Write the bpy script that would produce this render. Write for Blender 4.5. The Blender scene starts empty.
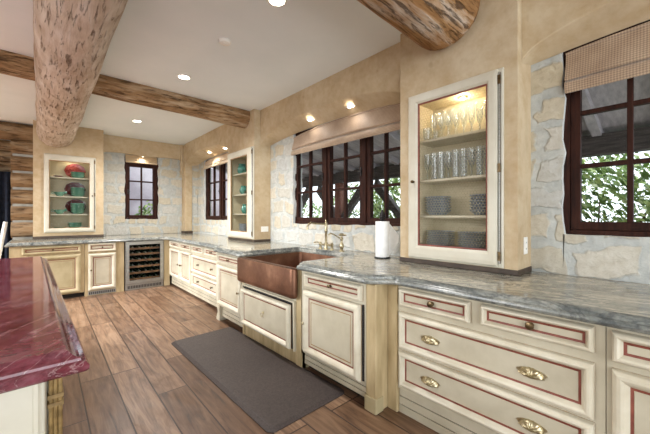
import bpy, bmesh, math, random
from mathutils import Vector, noise
random.seed(7)
PI = math.pi
SC = bpy.context.scene
COL = SC.collection

# ------------------------------------------------------------------ camera, sky, light, exposure
CAM_H = 1.31
cam_d = bpy.data.cameras.new('camera')
cam_d.sensor_width = 36.0
cam_d.lens = 36 * 315 / 650
cam_d.shift_y = -1.5 / 650
cam_d.clip_start = 0.02
cam = bpy.data.objects.new('camera', cam_d)
COL.objects.link(cam)
cam.location = (0, 0, CAM_H)
cam.rotation_euler = (PI / 2, 0, -math.atan(280 / 315))
SC.camera = cam

world = bpy.data.worlds.new('sky')
SC.world = world
world.use_nodes = True
wb = world.node_tree.nodes['Background']
wb.inputs['Color'].default_value = (0.86, 0.93, 1.0, 1)
wb.inputs['Strength'].default_value = 1.9

def area(name, loc, rot, sx, sy, power, col=(1, 1, 1)):
    d = bpy.data.lights.new(name, 'AREA')
    d.shape = 'RECTANGLE'; d.size = sx; d.size_y = sy
    d.energy = power; d.color = col
    o = bpy.data.objects.new(name, d)
    COL.objects.link(o)
    o.location = loc; o.rotation_euler = rot
    return o
# added fill lights, out of view behind and to the left of the viewer
area('great_room_fill', (-1.0, -3.4, 1.7), (PI / 2 - 0.05, 0, -0.35), 5.0, 2.2, 75, (0.95, 0.98, 1.0))
area('side_fill', (-4.2, 5.2, 2.3), (PI / 2 - 0.85, 0, -PI / 2), 6.0, 1.6, 360, (0.92, 0.96, 1.0)).data.spread = 1.7

SC.view_settings.view_transform = 'Standard'
SC.view_settings.look = 'None'
SC.view_settings.gamma = 1.0
SC.view_settings.use_curve_mapping = False
SC.view_settings.exposure = 0.6

# ------------------------------------------------------------------ helpers
def lin(c):
    def f(v):
        v /= 255.0
        return v / 12.92 if v <= 0.04045 else ((v + 0.055) / 1.055) ** 2.4
    return (f(c[0]), f(c[1]), f(c[2]), 1.0)

class NT:
    """small wrapper that builds a node tree"""
    def __init__(s, name):
        s.m = bpy.data.materials.new(name)
        s.m.use_nodes = True
        s.t = s.m.node_tree
        s.b = s.t.nodes['Principled BSDF']
        s.out = s.t.nodes['Material Output']
    def n(s, typ, **kw):
        nd = s.t.nodes.new(typ)
        ins = kw.pop('ins', {})
        for k, v in kw.items():
            setattr(nd, k, v)
        for k, v in ins.items():
            if isinstance(v, bpy.types.NodeSocket):
                s.t.links.new(v, nd.inputs[k])
            else:
                nd.inputs[k].default_value = v
        return nd
    def l(s, a, b):
        s.t.links.new(a, b)
    def pos(s, kind='P', scale=(1, 1, 1), rot=(0, 0, 0)):
        if kind == 'P':
            src = s.n('ShaderNodeNewGeometry').outputs['Position']
        else:
            src = s.n('ShaderNodeTexCoord').outputs['Object']
        mp = s.n('ShaderNodeMapping', ins={'Vector': src, 'Scale': scale, 'Rotation': rot})
        return mp.outputs['Vector']
    def noise(s, vec, scale, detail=5.0, rough=0.55, dist=0.0):
        nd = s.n('ShaderNodeTexNoise', ins={'Vector': vec, 'Scale': scale, 'Detail': detail, 'Roughness': rough, 'Distortion': dist})
        return nd
    def ramp(s, fac, stops):
        r = s.n('ShaderNodeValToRGB', ins={'Fac': fac})
        e = r.color_ramp.elements
        while len(e) < len(stops):
            e.new(0.5)
        for i, (p, c) in enumerate(stops):
            e[i].position = p
            e[i].color = c if len(c) == 4 else lin(c)
        return r.outputs['Color']
    def mix(s, fac, a, b, mode='MIX'):
        nd = s.n('ShaderNodeMixRGB', blend_type=mode)
        for k, v in (('Fac', fac), ('Color1', a), ('Color2', b)):
            if isinstance(v, bpy.types.NodeSocket):
                s.l(v, nd.inputs[k])
            else:
                nd.inputs[k].default_value = v
        return nd.outputs['Color']
    def math(s, op, a, b=0.0, clamp=False):
        nd = s.n('ShaderNodeMath', operation=op, use_clamp=clamp)
        for k, v in ((0, a), (1, b)):
            if isinstance(v, bpy.types.NodeSocket):
                s.l(v, nd.inputs[k])
            else:
                nd.inputs[k].default_value = v
        return nd.outputs[0]
    def bump(s, h, strength=0.3, dist=0.01):
        b = s.n('ShaderNodeBump', ins={'Height': h, 'Strength': strength, 'Distance': dist})
        s.l(b.outputs['Normal'], s.b.inputs['Normal'])
    def set(s, **kw):
        mp = {'col': 'Base Color', 'rough': 'Roughness', 'metal': 'Metallic', 'spec': 'Specular IOR Level', 'coat': 'Coat Weight', 'coatr': 'Coat Roughness'}
        for k, v in kw.items():
            sock = s.b.inputs[mp[k]]
            if isinstance(v, bpy.types.NodeSocket):
                s.l(v, sock)
            else:
                sock.default_value = v
        return s.m

BLK, WHT = (0, 0, 0, 1), (1, 1, 1, 1)

def noisy(name, c1, c2, scale=6, rough=0.5, bump=0.1, kind='O', stretch=(1, 1, 1), lo=0.35, hi=0.65, metal=0.0, detail=6, spec=0.5, bd=0.004):
    q = NT(name)
    v = q.pos(kind, stretch)
    f = q.noise(v, scale, detail)
    c = q.ramp(f.outputs['Fac'], [(lo, c1), (hi, c2)])
    q.bump(f.outputs['Fac'], bump, bd)
    return q.set(col=c, rough=rough, metal=metal, spec=spec)

def plain(name, c, rough=0.5, metal=0.0, spec=0.5):
    return noisy(name, c, tuple(min(255, x * 1.06 + 2) for x in c), 14, rough, 0.02, metal=metal, spec=spec)

# ---- plaster
def plaster(name, a, b, c):
    q = NT(name)
    v = q.pos('P')
    f1 = q.noise(v, 1.6, 6, 0.6, 0.4)
    f2 = q.noise(v, 9, 6, 0.65)
    col = q.ramp(f1.outputs['Fac'], [(0.3, a), (0.5, b), (0.72, c)])
    col2 = q.ramp(f2.outputs['Fac'], [(0.3, (222, 205, 180)), (0.6, (255, 255, 255))])
    col = q.mix(0.55, col, col2, 'MULTIPLY')
    f3 = q.noise(v, 7, 2, 0.4)
    spots = q.ramp(f3.outputs['Fac'], [(0.70, BLK), (0.78, WHT)])
    col = q.mix(q.math('MULTIPLY', spots, 0.35), col, lin((150, 112, 70)))
    q.bump(f2.outputs['Fac'], 0.25, 0.006)
    return q.set(col=col, rough=0.75, spec=0.25)
M_plaster = plaster('tan_plaster', (190, 169, 138), (204, 184, 152), (214, 198, 170))
M_ceil = noisy('ceiling_paint', (236, 241, 240), (241, 245, 244), 2.0, 0.85, 0.05, 'P', spec=0.1)

# ---- stone with thick smeared mortar
def stone():
    q = NT('mortared_stone')
    v = q.pos('P', (1, 1, 1))
    w = q.noise(v, 2.6, 3)
    wv = q.n('ShaderNodeVectorMath', operation='MULTIPLY_ADD', ins={0: w.outputs['Color'], 1: (0.24, 0.24, 0.22), 2: v})
    sp = q.n('ShaderNodeSeparateXYZ', ins={'Vector': wv.outputs[0]})
    cv = q.n('ShaderNodeCombineXYZ', ins={'X': q.math('ADD', sp.outputs['X'], sp.outputs['Y']), 'Y': sp.outputs['Z'], 'Z': 0.0}).outputs[0]
    def bk(c1, c2, mo_, ms):
        return q.n('ShaderNodeTexBrick', offset=0.43, offset_frequency=2, squash=0.62, squash_frequency=3, ins={'Vector': cv, 'Color1': c1, 'Color2': c2, 'Mortar': mo_, 'Scale': 1.0, 'Mortar Size': ms, 'Mortar Smooth': 1.0, 'Bias': 0.0, 'Brick Width': 0.33, 'Row Height': 0.205})
    vb = bk(BLK, WHT, BLK, 0.0)
    ve = bk(WHT, WHT, BLK, 0.05)
    sm = q.noise(v, 11, 6, 0.65)
    d = q.math('ADD', q.math('SUBTRACT', 1.0, ve.outputs['Fac']), q.math('MULTIPLY', q.math('SUBTRACT', sm.outputs['Fac'], 0.5), 1.1))
    mask = q.ramp(d, [(0.42, BLK), (0.72, WHT)])
    sep = q.n('ShaderNodeSeparateColor', ins={'Color': vb.outputs['Color']})
    sc_ = q.ramp(sep.outputs[0], [(0.0, (206, 196, 174)), (0.3, (215, 209, 195)), (0.55, (204, 205, 202)), (0.8, (208, 196, 170)), (1.0, (198, 201, 200))])
    fn = q.noise(v, 22, 8, 0.7)
    sc_ = q.mix(0.5, sc_, q.ramp(fn.outputs['Fac'], [(0.3, (205, 196, 180)), (0.62, WHT)]), 'MULTIPLY')
    mo = q.ramp(sm.outputs['Fac'], [(0.3, (176, 179, 176)), (0.55, (198, 200, 195)), (0.75, (218, 217, 211))])
    col = q.mix(mask, mo, sc_)
    hh = q.math('ADD', q.math('MULTIPLY', mask, 0.5), q.math('MULTIPLY', fn.outputs['Fac'], 0.9))
    q.bump(hh, 0.8, 0.02)
    return q.set(col=col, rough=0.85, spec=0.2)
M_stone = stone()
M_mortar = noisy('white_mortar_edge', (205, 208, 206), (228, 228, 222), 14, 0.85, 0.5, 'P', bd=0.012)

# ---- plank floor
def planks():
    q = NT('wood_plank_floor')
    g = q.n('ShaderNodeNewGeometry').outputs['Position']
    sx = q.n('ShaderNodeSeparateXYZ', ins={'Vector': g})
    cv = q.n('ShaderNodeCombineXYZ', ins={'X': sx.outputs['Y'], 'Y': sx.outputs['X'], 'Z': 0.0}).outputs[0]
    def br(a, b, mort, ms=0.006, bias=0.0):
        return q.n('ShaderNodeTexBrick', offset=0.37, offset_frequency=3, squash=1.0, ins={'Vector': cv, 'Color1': a, 'Color2': b, 'Mortar': mort, 'Scale': 1.0, 'Mortar Size': ms, 'Mortar Smooth': 0.2, 'Bias': bias, 'Brick Width': 1.55, 'Row Height': 0.205})
    b = br(lin((112, 86, 66)), lin((168, 142, 120)), lin((112, 86, 66)))
    fac = br(BLK, BLK, WHT, 0.0045)
    ids = br(BLK, WHT, BLK)
    idv = q.n('ShaderNodeVectorMath', operation='MULTIPLY_ADD', ins={0: ids.outputs['Color'], 1: (7.0, 9.0, 5.0), 2: g})
    gr = q.noise(q.n('ShaderNodeMapping', ins={'Vector': idv.outputs[0], 'Scale': (16, 1.5, 1)}).outputs[0], 1.6, 8, 0.62, 0.9)
    grain = q.ramp(gr.outputs['Fac'], [(0.30, (104, 82, 64)), (0.46, (200, 180, 162)), (0.62, (250, 240, 228))])
    col = q.mix(0.85, b.outputs['Color'], grain, 'MULTIPLY')
    kn = q.noise(q.n('ShaderNodeMapping', ins={'Vector': idv.outputs[0], 'Scale': (5, 2.4, 1)}).outputs[0], 1.4, 4, 0.55, 0.6)
    km = q.ramp(kn.outputs['Fac'], [(0.60, BLK), (0.74, WHT)])
    col = q.mix(q.math('MULTIPLY', km, 0.55), col, lin((84, 52, 30)))
    col = q.mix(fac.outputs['Color'], col, lin((52, 33, 22)))
    h = q.math('SUBTRACT', q.math('MULTIPLY', gr.outputs['Fac'], 0.35), q.math('MULTIPLY', fac.outputs['Fac'], 1.0))
    q.bump(h, 0.35, 0.006)
    rr = q.n('ShaderNodeMapRange', ins={'Value': kn.outputs['Fac'], 'From Min': 0.3, 'From Max': 0.7, 'To Min': 0.3, 'To Max': 0.5}).outputs[0]
    return q.set(col=col, rough=rr, spec=0.5)
M_floor = planks()

# ---- granites
def granite(name, base, mid, lite, vein, streak_rot=0.5, rough=0.12, scale=1.0, vein_w=0.035):
    q = NT(name)
    v = q.pos('P', (1, 1, 1), (0, 0, streak_rot))
    vs = q.n('ShaderNodeMapping', ins={'Vector': v, 'Scale': (7 * scale, 2.0 * scale, 7 * scale)}).outputs[0]
    f1 = q.noise(vs, 1.6, 8, 0.68, 0.7)
    f2 = q.noise(v, 42 * scale, 4, 0.7)
    f3 = q.noise(vs, 0.9, 6, 0.6, 1.6)
    c = q.ramp(f1.outputs['Fac'], [(0.32, base), (0.5, mid), (0.68, lite)])
    c = q.mix(0.55, c, q.ramp(f2.outputs['Fac'], [(0.33, (110, 110, 108)), (0.5, (225, 225, 222)), (0.66, WHT)]), 'MULTIPLY')
    vm = q.math('ABSOLUTE', q.math('SUBTRACT', f3.outputs['Fac'], 0.5))
    vm = q.ramp(vm, [(0.0, WHT), (vein_w, BLK)])
    c = q.mix(q.math('MULTIPLY', vm, 0.6), c, lin(vein))
    return q.set(col=c, rough=rough, spec=0.5)
M_gran = granite('grey_green_granite', (118, 117, 108), (152, 149, 137), (186, 180, 162), (218, 208, 186), -0.35)
M_gran_edge = granite('honed_granite_edge', (84, 88, 88), (138, 140, 134), (186, 184, 174), (66, 70, 72), -0.1, 0.25)
M_red = granite('red_granite', (94, 36, 44), (118, 56, 66), (138, 86, 96), (176, 146, 146), 0.75, 0.07, 0.9, 0.012)

# ---- cabinet paints
M_cream = noisy('glazed_cream_paint', (177, 167, 144), (195, 186, 164), 5, 0.42, 0.06, 'P', (1, 1, 1), 0.3, 0.62)
M_cream2 = noisy('antiqued_ivory_paint', (204, 197, 178), (216, 210, 193), 4, 0.4, 0.05, 'P')
M_mould = noisy('highlit_ivory_moulding', (196, 186, 163), (214, 206, 186), 6, 0.4, 0.06, 'P')  # lighter copy of the cream paint; moulding highlight put into the colour
M_gold = noisy('dull_gold_paint', (112, 88, 50), (156, 128, 80), 30, 0.45, 0.1)
M_honey = noisy('honey_glazed_paint', (166, 151, 114), (184, 169, 134), 6, 0.45, 0.06, 'P')
M_glaze = noisy('worn_tan_wood', (166, 145, 106), (194, 173, 134), 5, 0.55, 0.12, 'P', (3, 3, 0.6))
M_redline = noisy('red_brown_inlay_line', (112, 56, 44), (136, 74, 58), 20, 0.5, 0.02)
M_brownline = noisy('thin_brown_glaze_line', (140, 104, 66), (165, 128, 86), 20, 0.5, 0.02)
M_dark = plain('dark_recess', (30, 24, 20), 0.8)
M_inside = noisy('cabinet_lining', (196, 182, 150), (212, 198, 166), 5, 0.6, 0.03)
M_insidew = noisy('warm_cabinet_lining', (206, 168, 100), (222, 188, 122), 5, 0.6, 0.03)
M_base = noisy('dark_bronze_base_trim', (58, 46, 38), (82, 68, 56), 12, 0.5, 0.05, 'P')
M_bronze = noisy('aged_bronze', (84, 70, 52), (128, 108, 78), 30, 0.35, 0.1, metal=0.9)
M_brass = noisy('antique_brass', (168, 154, 120), (206, 194, 162), 40, 0.33, 0.15, metal=0.9)
M_steel = noisy('stainless_steel', (150, 148, 142), (176, 174, 168), 8, 0.32, 0.03, 'O', (1, 1, 20), metal=0.9)
M_black = plain('black_iron', (24, 22, 22), 0.5)
M_white = plain('white_plastic', (235, 232, 224), 0.4)
M_paper = noisy('white_paper', (238, 238, 236), (250, 250, 248), 18, 0.9, 0.2)
M_frame = noisy('dark_stained_window_wood', (38, 20, 15), (62, 34, 25), 7, 0.6, 0.1, 'P', (6, 6, 0.8), spec=0.15)
M_teal = noisy('teal_glaze', (38, 92, 80), (84, 146, 128), 18, 0.25, 0.1)
M_tealp = noisy('pale_green_glaze', (74, 124, 106), (124, 166, 142), 18, 0.25, 0.1)
M_dred = noisy('dark_red_glaze', (74, 22, 22), (112, 42, 34), 14, 0.25, 0.05)
M_redp = noisy('red_patterned_glaze', (104, 24, 26), (160, 76, 68), 40, 0.25, 0.05)
M_blue = noisy('blue_grey_stoneware', (84, 92, 106), (128, 138, 152), 16, 0.3, 0.05)
M_blue2 = noisy('grey_stoneware', (112, 118, 124), (146, 150, 154), 16, 0.3, 0.05)
M_navy = noisy('navy_cloth', (20, 24, 36), (36, 42, 60), 9, 0.85, 0.1)
M_bottle = plain('dark_green_bottle_glass', (24, 40, 30), 0.08)
M_rack = noisy('wine_rack_wood', (96, 66, 40), (128, 92, 58), 10, 0.5, 0.05)
M_foil = plain('bottle_foil', (120, 108, 90), 0.3, 0.7)
M_rust = noisy('porch_timber', (112, 66, 52), (144, 92, 74), 5, 0.7, 0.2, 'P', (4, 4, 0.7))
M_beam = noisy('dark_porch_timber', (66, 60, 58), (98, 90, 86), 5, 0.8, 0.2, 'P', (6, 0.7, 6))
M_porch = noisy('porch_roof_boards', (172, 166, 170), (202, 196, 198), 3, 0.8, 0.2, 'P', (0.6, 9, 9))
M_pave = noisy('pale_terrace_paving', (176, 172, 166), (206, 202, 196), 2, 0.9, 0.1, 'P')
M_lilac = noisy('pale_render_wall', (150, 140, 146), (190, 180, 184), 1.2, 0.9, 0.2, 'P')
M_tile = noisy('matte_grey_shade_lining', (120, 112, 104), (140, 130, 120), 6, 0.9, 0.1)

def leafmat():
    q = NT('ivy_leaf')
    g = q.n('ShaderNodeNewGeometry')
    c = q.ramp(g.outputs['Random Per Island'], [(0.0, (70, 98, 44)), (0.5, (122, 150, 76)), (0.85, (176, 192, 118)), (1.0, (206, 216, 168))])
    q.b.inputs['Subsurface Weight'].default_value = 0.0
    return q.set(col=c, rough=0.5)
M_leaf = leafmat()
M_bark = noisy('shrub_stem', (70, 52, 38), (98, 76, 56), 12, 0.9, 0.3)

def copper():
    q = NT('aged_copper')
    v = q.pos('P')
    f = q.noise(v, 5, 6, 0.6)
    c = q.ramp(f.outputs['Fac'], [(0.3, (98, 66, 50)), (0.55, (122, 86, 66)), (0.75, (152, 114, 90))])
    vo = q.n('ShaderNodeTexVoronoi', ins={'Vector': v, 'Scale': 55.0})
    q.bump(vo.outputs['Distance'], 0.12, 0.004)
    return q.set(col=c, rough=0.42, metal=0.75)
M_copper = copper()

def matmat():
    q = NT('brown_rubber_mat')
    v = q.pos('P')
    f = q.noise(v, 70, 5, 0.7)
    f2 = q.noise(v, 2.2, 4)
    c = q.ramp(f.outputs['Fac'], [(0.3, (52, 43, 41)), (0.7, (82, 71, 67))])
    c = q.mix(0.4, c, q.ramp(f2.outputs['Fac'], [(0.35, (200, 195, 195)), (0.65, WHT)]), 'MULTIPLY')
    q.bump(f.outputs['Fac'], 0.3, 0.003)
    return q.set(col=c, rough=0.6)
M_mat = matmat()

def logmat(name, axis, cols, crack=(60, 38, 22), freq=1.0, amt=0.75, lo=0.54, hi=0.63):
    q = NT(name)
    st = [8 * freq] * 3; st[axis] = 1.1 * freq
    v = q.pos('P', tuple(st))
    f = q.noise(v, 1.1, 8, 0.7, 0.35)
    c = q.ramp(f.outputs['Fac'], [(0.32, cols[0]), (0.48, cols[1]), (0.64, cols[2])])
    st2 = [34 * freq] * 3; st2[axis] = 4.2 * freq
    f2 = q.noise(q.pos('P', tuple(st2)), 1.0, 6, 0.7, 0.35)
    cm = q.ramp(f2.outputs['Fac'], [(lo, BLK), (hi, WHT)])
    f3 = q.noise(q.pos('P', (3, 3, 3)), 1.0, 3)
    c = q.mix(0.5, c, q.ramp(f3.outputs['Fac'], [(0.35, (190, 165, 140)), (0.65, WHT)]), 'MULTIPLY')
    c = q.mix(q.math('MULTIPLY', cm, amt), c, lin(crack))
    kn = q.n('ShaderNodeTexVoronoi', ins={'Vector': q.pos('P', tuple(1.6 if i == axis else 3.2 for i in range(3))), 'Scale': 1.0})
    km = q.ramp(kn.outputs['Distance'], [(0.05, WHT), (0.11, BLK)])
    c = q.mix(q.math('MULTIPLY', km, 0.75), c, lin(crack))
    q.bump(q.math('SUBTRACT', f.outputs['Fac'], q.math('MULTIPLY', cm, 0.7)), 0.8, 0.02)
    return q.set(col=c, rough=0.8, spec=0.2)
M_logA = logmat('pale_peeled_log', 1, ((188, 166, 143), (216, 198, 179), (230, 218, 206)), (118, 90, 68), 1.25, 0.8, 0.55, 0.66)
M_logB = logmat('brown_log', 0, ((120, 90, 60), (172, 138, 100), (208, 186, 156)), (62, 42, 26), 1.2)
M_logC = logmat('weathered_log', 0, ((136, 96, 58), (186, 144, 98), (222, 208, 192)), (76, 56, 42), 1.15, 0.8, 0.53, 0.62)
M_logW = logmat('log_wall_timber', 0, ((112, 86, 60), (152, 124, 92), (178, 158, 132)), (66, 46, 30))
M_chink = noisy('grey_chinking', (150, 152, 148), (176, 176, 170), 9, 0.9, 0.3, 'P')

def shade(name, a, b, k=0.0, rough=0.55, sheen=0.4):
    q = NT(name)
    g = q.n('ShaderNodeNewGeometry').outputs['Position']
    s = q.n('ShaderNodeSeparateXYZ', ins={'Vector': g})
    y, z = s.outputs['Y'], s.outputs['Z']
    p = q.math('SINE', q.math('MULTIPLY', q.math('ADD', y, z), 230.0))
    r = q.math('SINE', q.math('MULTIPLY', q.math('SUBTRACT', y, z), 230.0))
    d = q.math('MULTIPLY', p, r)
    d = q.math('ADD', q.math('MULTIPLY', d, 0.5), 0.5)
    f = q.noise(g, 5, 4)
    c = q.ramp(f.outputs['Fac'], [(0.3, a), (0.7, b)])
    c = q.mix(k, c, q.ramp(d, [(0.3, (120, 105, 92)), (0.7, WHT)]), 'MULTIPLY')
    if 'Sheen Weight' in q.b.inputs:
        q.b.inputs['Sheen Weight'].default_value = sheen
    return q.set(col=c, rough=rough)
M_shade = shade('brown_diamond_fabric', (172, 144, 118), (202, 176, 148), 0.55)
M_shade2 = shade('cream_fabric', (206, 178, 138), (220, 194, 156), 0.15)

def glass(name, tint=(1, 1, 1, 1), refl=0.9, edge=0.12, rough=0.02):
    q = NT(name)
    q.t.nodes.remove(q.b)
    tr = q.n('ShaderNodeBsdfTransparent', ins={'Color': tint})
    gl = q.n('ShaderNodeBsdfGlossy', ins={'Roughness': rough, 'Color': (refl, refl, refl, 1)})
    lw = q.n('ShaderNodeLayerWeight', ins={'Blend': edge})
    mx = q.n('ShaderNodeMixShader', ins={'Fac': lw.outputs['Fresnel']})
    q.l(tr.outputs[0], mx.inputs[1]); q.l(gl.outputs[0], mx.inputs[2])
    q.l(mx.outputs[0], q.out.inputs['Surface'])
    return q.m
M_pane = glass('window_glass', (0.97, 0.98, 0.98, 1), 0.8, 0.06)
def clear_glass():
    q = NT('clear_drinking_glass')
    q.t.nodes.remove(q.b)
    tr = q.n('ShaderNodeBsdfTransparent', ins={'Color': (0.95, 0.97, 0.97, 1)})
    gl = q.n('ShaderNodeBsdfGlossy', ins={'Roughness': 0.08, 'Color': (1, 1, 1, 1)})
    df = q.n('ShaderNodeBsdfTranslucent', ins={'Color': (0.9, 0.92, 0.92, 1)})
    m1 = q.n('ShaderNodeMixShader', ins={'Fac': 0.45})
    q.l(gl.outputs[0], m1.inputs[1]); q.l(df.outputs[0], m1.inputs[2])
    lw = q.n('ShaderNodeLayerWeight', ins={'Blend': 0.35})
    mx = q.n('ShaderNodeMixShader', ins={'Fac': q.math('ADD', q.math('MULTIPLY', lw.outputs['Facing'], 0.7), 0.08)})
    q.l(tr.outputs[0], mx.inputs[1]); q.l(m1.outputs[0], mx.inputs[2])
    q.l(mx.outputs[0], q.out.inputs['Surface'])
    return q.m
M_clear = clear_glass()

def emit(name, col, st):
    q = NT(name)
    q.b.inputs['Emission Color'].default_value = col
    q.b.inputs['Emission Strength'].default_value = st
    return q.set(col=WHT, rough=0.4)
M_lamp = emit('lit_lamp_lens', (1, 0.93, 0.82, 1), 14.0)

# ---- mesh builder
class MB:
    def __init__(s):
        s.v = []; s.f = []; s.mi = []; s.mats = []
    def m(s, mat):
        if mat not in s.mats:
            s.mats.append(mat)
        return s.mats.index(mat)
    def add(s, verts, faces, mat):
        o = len(s.v); k = s.m(mat)
        s.v += [Vector(p) for p in verts]
        s.f += [tuple(i + o for i in f) for f in faces]
        s.mi += [k] * len(faces)
        return s
    def box(s, x0, x1, y0, y1, z0, z1, mat):
        v = [(x0, y0, z0), (x1, y0, z0), (x1, y1, z0), (x0, y1, z0), (x0, y0, z1), (x1, y0, z1), (x1, y1, z1), (x0, y1, z1)]
        f = [(0, 3, 2, 1), (4, 5, 6, 7), (0, 1, 5, 4), (1, 2, 6, 5), (2, 3, 7, 6), (3, 0, 4, 7)]
        return s.add(v, f, mat)
    def mbox(s, mp, a0, a1, b0, b1, n0, n1, mat):
        """box in the local (along, up, outward) frame of a wall"""
        v = [mp(a, b, n) for n in (n0, n1) for (a, b) in ((a0, b0), (a1, b0), (a1, b1), (a0, b1))]
        f = [(0, 3, 2, 1), (4, 5, 6, 7), (0, 1, 5, 4), (1, 2, 6, 5), (2, 3, 7, 6), (3, 0, 4, 7)]
        return s.add(v, f, mat)
    def prism(s, poly, z0, z1, mat, axis='z'):
        def P(p, h):
            return {'z': (p[0], p[1], h), 'x': (h, p[0], p[1]), 'y': (p[0], h, p[1])}[axis]
        n = len(poly)
        v = [P(p, z0) for p in poly] + [P(p, z1) for p in poly]
        f = [tuple(range(n))[::-1], tuple(range(n, 2 * n))] + [(i, (i + 1) % n, n + (i + 1) % n, n + i) for i in range(n)]
        return s.add(v, f, mat)
    def lathe(s, prof, c, mat, seg=20, axis='z', cap=True, closed=False, sweep=None):
        v, f = [], []
        for (r, h) in prof:
            for k in range(seg):
                a = 2 * PI * k / seg
                p, q_ = r * math.cos(a), r * math.sin(a)
                if axis == 'z': v.append((c[0] + p, c[1] + q_, c[2] + h))
                elif axis == 'x': v.append((c[0] + h, c[1] + p, c[2] + q_))
                else: v.append((c[0] + p, c[1] + h, c[2] + q_))
        n = len(prof)
        for i in range(n if closed else n - 1):
            j = (i + 1) % n
            for k in range(seg):
                k2 = (k + 1) % seg
                f.append((i * seg + k, i * seg + k2, j * seg + k2, j * seg + k))
        if cap and not closed:
            f.append(tuple(range(seg))[::-1]); f.append(tuple(range((n - 1) * seg, n * seg)))
        return s.add(v, f, mat)
    def tube(s, pts, r, mat, seg=8):
        pts = [Vector(p) for p in pts]; n = len(pts)
        rs = r if isinstance(r, (list, tuple)) else [r] * n
        v, f = [], []
        up = None
        for i, p in enumerate(pts):
            d = (pts[min(i + 1, n - 1)] - pts[max(i - 1, 0)]).normalized()
            if up is None:
                up = d.orthogonal().normalized()
            up = (up - d * up.dot(d))
            up = up.normalized() if up.length > 1e-6 else d.orthogonal().normalized()
            w = d.cross(up)
            for k in range(seg):
                a = 2 * PI * k / seg
                v.append(p + (up * math.cos(a) + w * math.sin(a)) * rs[i])
        for i in range(n - 1):
            for k in range(seg):
                k2 = (k + 1) % seg
                f.append((i * seg + k, i * seg + k2, (i + 1) * seg + k2, (i + 1) * seg + k))
        f.append(tuple(range(seg))[::-1]); f.append(tuple(range((n - 1) * seg, n * seg)))
        return s.add(v, f, mat)
    def loops(s, rings, mats, cap0=True, cap1=True, closed=True):
        """rings: equal-length vertex loops; mats: one per strip"""
        n = len(rings[0])
        for i in range(len(rings) - 1):
            v = list(rings[i]) + list(rings[i + 1])
            f = [(k, (k + 1) % n, n + (k + 1) % n, n + k) for k in range(n if closed else n - 1)]
            s.add(v, f, mats[i] if isinstance(mats, list) else mats)
        m0 = mats[0] if isinstance(mats, list) else mats
        m1 = mats[-1] if isinstance(mats, list) else mats
        if cap0: s.add(rings[0], [tuple(range(n))[::-1]], m0)
        if cap1: s.add(rings[-1], [tuple(range(n))], m1)
        return s
    def build(s, name, parent=None, origin=None, smooth=False, bevel=0.0, sub=0, weld=True):
        bm = bmesh.new()
        if parent is not None:
            off = Vector(parent['_w']) if '_w' in parent else parent.location
        elif origin is not None:
            off = Vector(origin)
        else:
            lo = Vector((min(p[i] for p in s.v) for i in range(3))); hi = Vector((max(p[i] for p in s.v) for i in range(3)))
            off = Vector(((lo.x + hi.x) / 2, (lo.y + hi.y) / 2, lo.z))
        vs = [bm.verts.new(p - off) for p in s.v]
        for f, k in zip(s.f, s.mi):
            try:
                fc = bm.faces.new([vs[i] for i in f])
                fc.material_index = k
                fc.smooth = smooth
            except ValueError:
                pass
        if weld:
            bmesh.ops.remove_doubles(bm, verts=bm.verts, dist=1e-5)
        bmesh.ops.recalc_face_normals(bm, faces=bm.faces)
        me = bpy.data.meshes.new(name)
        bm.to_mesh(me); bm.free()
        for m in s.mats:
            me.materials.append(m)
        o = bpy.data.objects.new(name, me)
        COL.objects.link(o)
        if parent is not None:
            o.parent = parent
            o['_w'] = tuple(off)
        else:
            o.location = off
            o['_w'] = tuple(off)
        if bevel > 0:
            b = o.modifiers.new('bevel', 'BEVEL'); b.width = bevel; b.segments = 2; b.limit_method = 'ANGLE'; b.angle_limit = 0.6
        if sub:
            b = o.modifiers.new('subdivision', 'SUBSURF'); b.levels = sub; b.render_levels = sub
        if smooth:
            me.set_sharp_from_angle(angle=0.7) if hasattr(me, 'set_sharp_from_angle') else None
        return o

def tag(o, label, cat, group=None):
    o['label'] = label; o['category'] = cat
    if group: o['group'] = group
    return o
def thing(name, label, cat, loc, group=None):
    o = bpy.data.objects.new(name, None)
    COL.objects.link(o)
    o.location = loc; o.empty_display_size = 0.1
    o['_w'] = tuple(loc)
    return tag(o, label, cat, group)
def struct(mb, name, parent=None, **kw):
    o = mb.build(name, parent, **({'origin': (0, 0, 0), **kw} if parent is None else kw))
    if parent is None: o['kind'] = 'structure'
    return o
def dup(src, loc, label=None, group=None):
    def cp(o, par):
        c = o.copy(); COL.objects.link(c)
        if par is not None: c.parent = par
        for ch in [x for x in bpy.data.objects if x.parent == o]:
            cp(ch, c)
        return c
    r = cp(src, None); r.location = loc
    if label: r['label'] = label
    if group: r['group'] = group
    return r
ORD = ['first', 'second', 'third', 'fourth', 'fifth', 'sixth', 'seventh', 'eighth', 'ninth', 'tenth', 'eleventh', 'twelfth']

# wall frames: (along, up, outward)
def S(X): return lambda a, b, n: (X - n, a, b)          # sink wall, outward is -X, along is Y
def B(Y): return lambda a, b, n: (a, Y - n, b)          # back wall, outward is -Y, along is X

# ------------------------------------------------------------------ setting
CEIL = 2.88
struct(MB().box(-5.0, 2.58, -3.6, 9.2, -0.1, 0.0, M_floor), 'floor')
struct(MB().box(-5.0, 2.80, -3.6, 9.2, CEIL, CEIL + 0.15, M_ceil), 'ceiling')
struct(MB().box(-5.2, -5.0, -3.6, 9.2, 0.0, CEIL, M_ceil), 'wall_left')
SX = 2.58        # stone face on the sink wall
SY = 7.45        # stone face on the back wall

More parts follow.
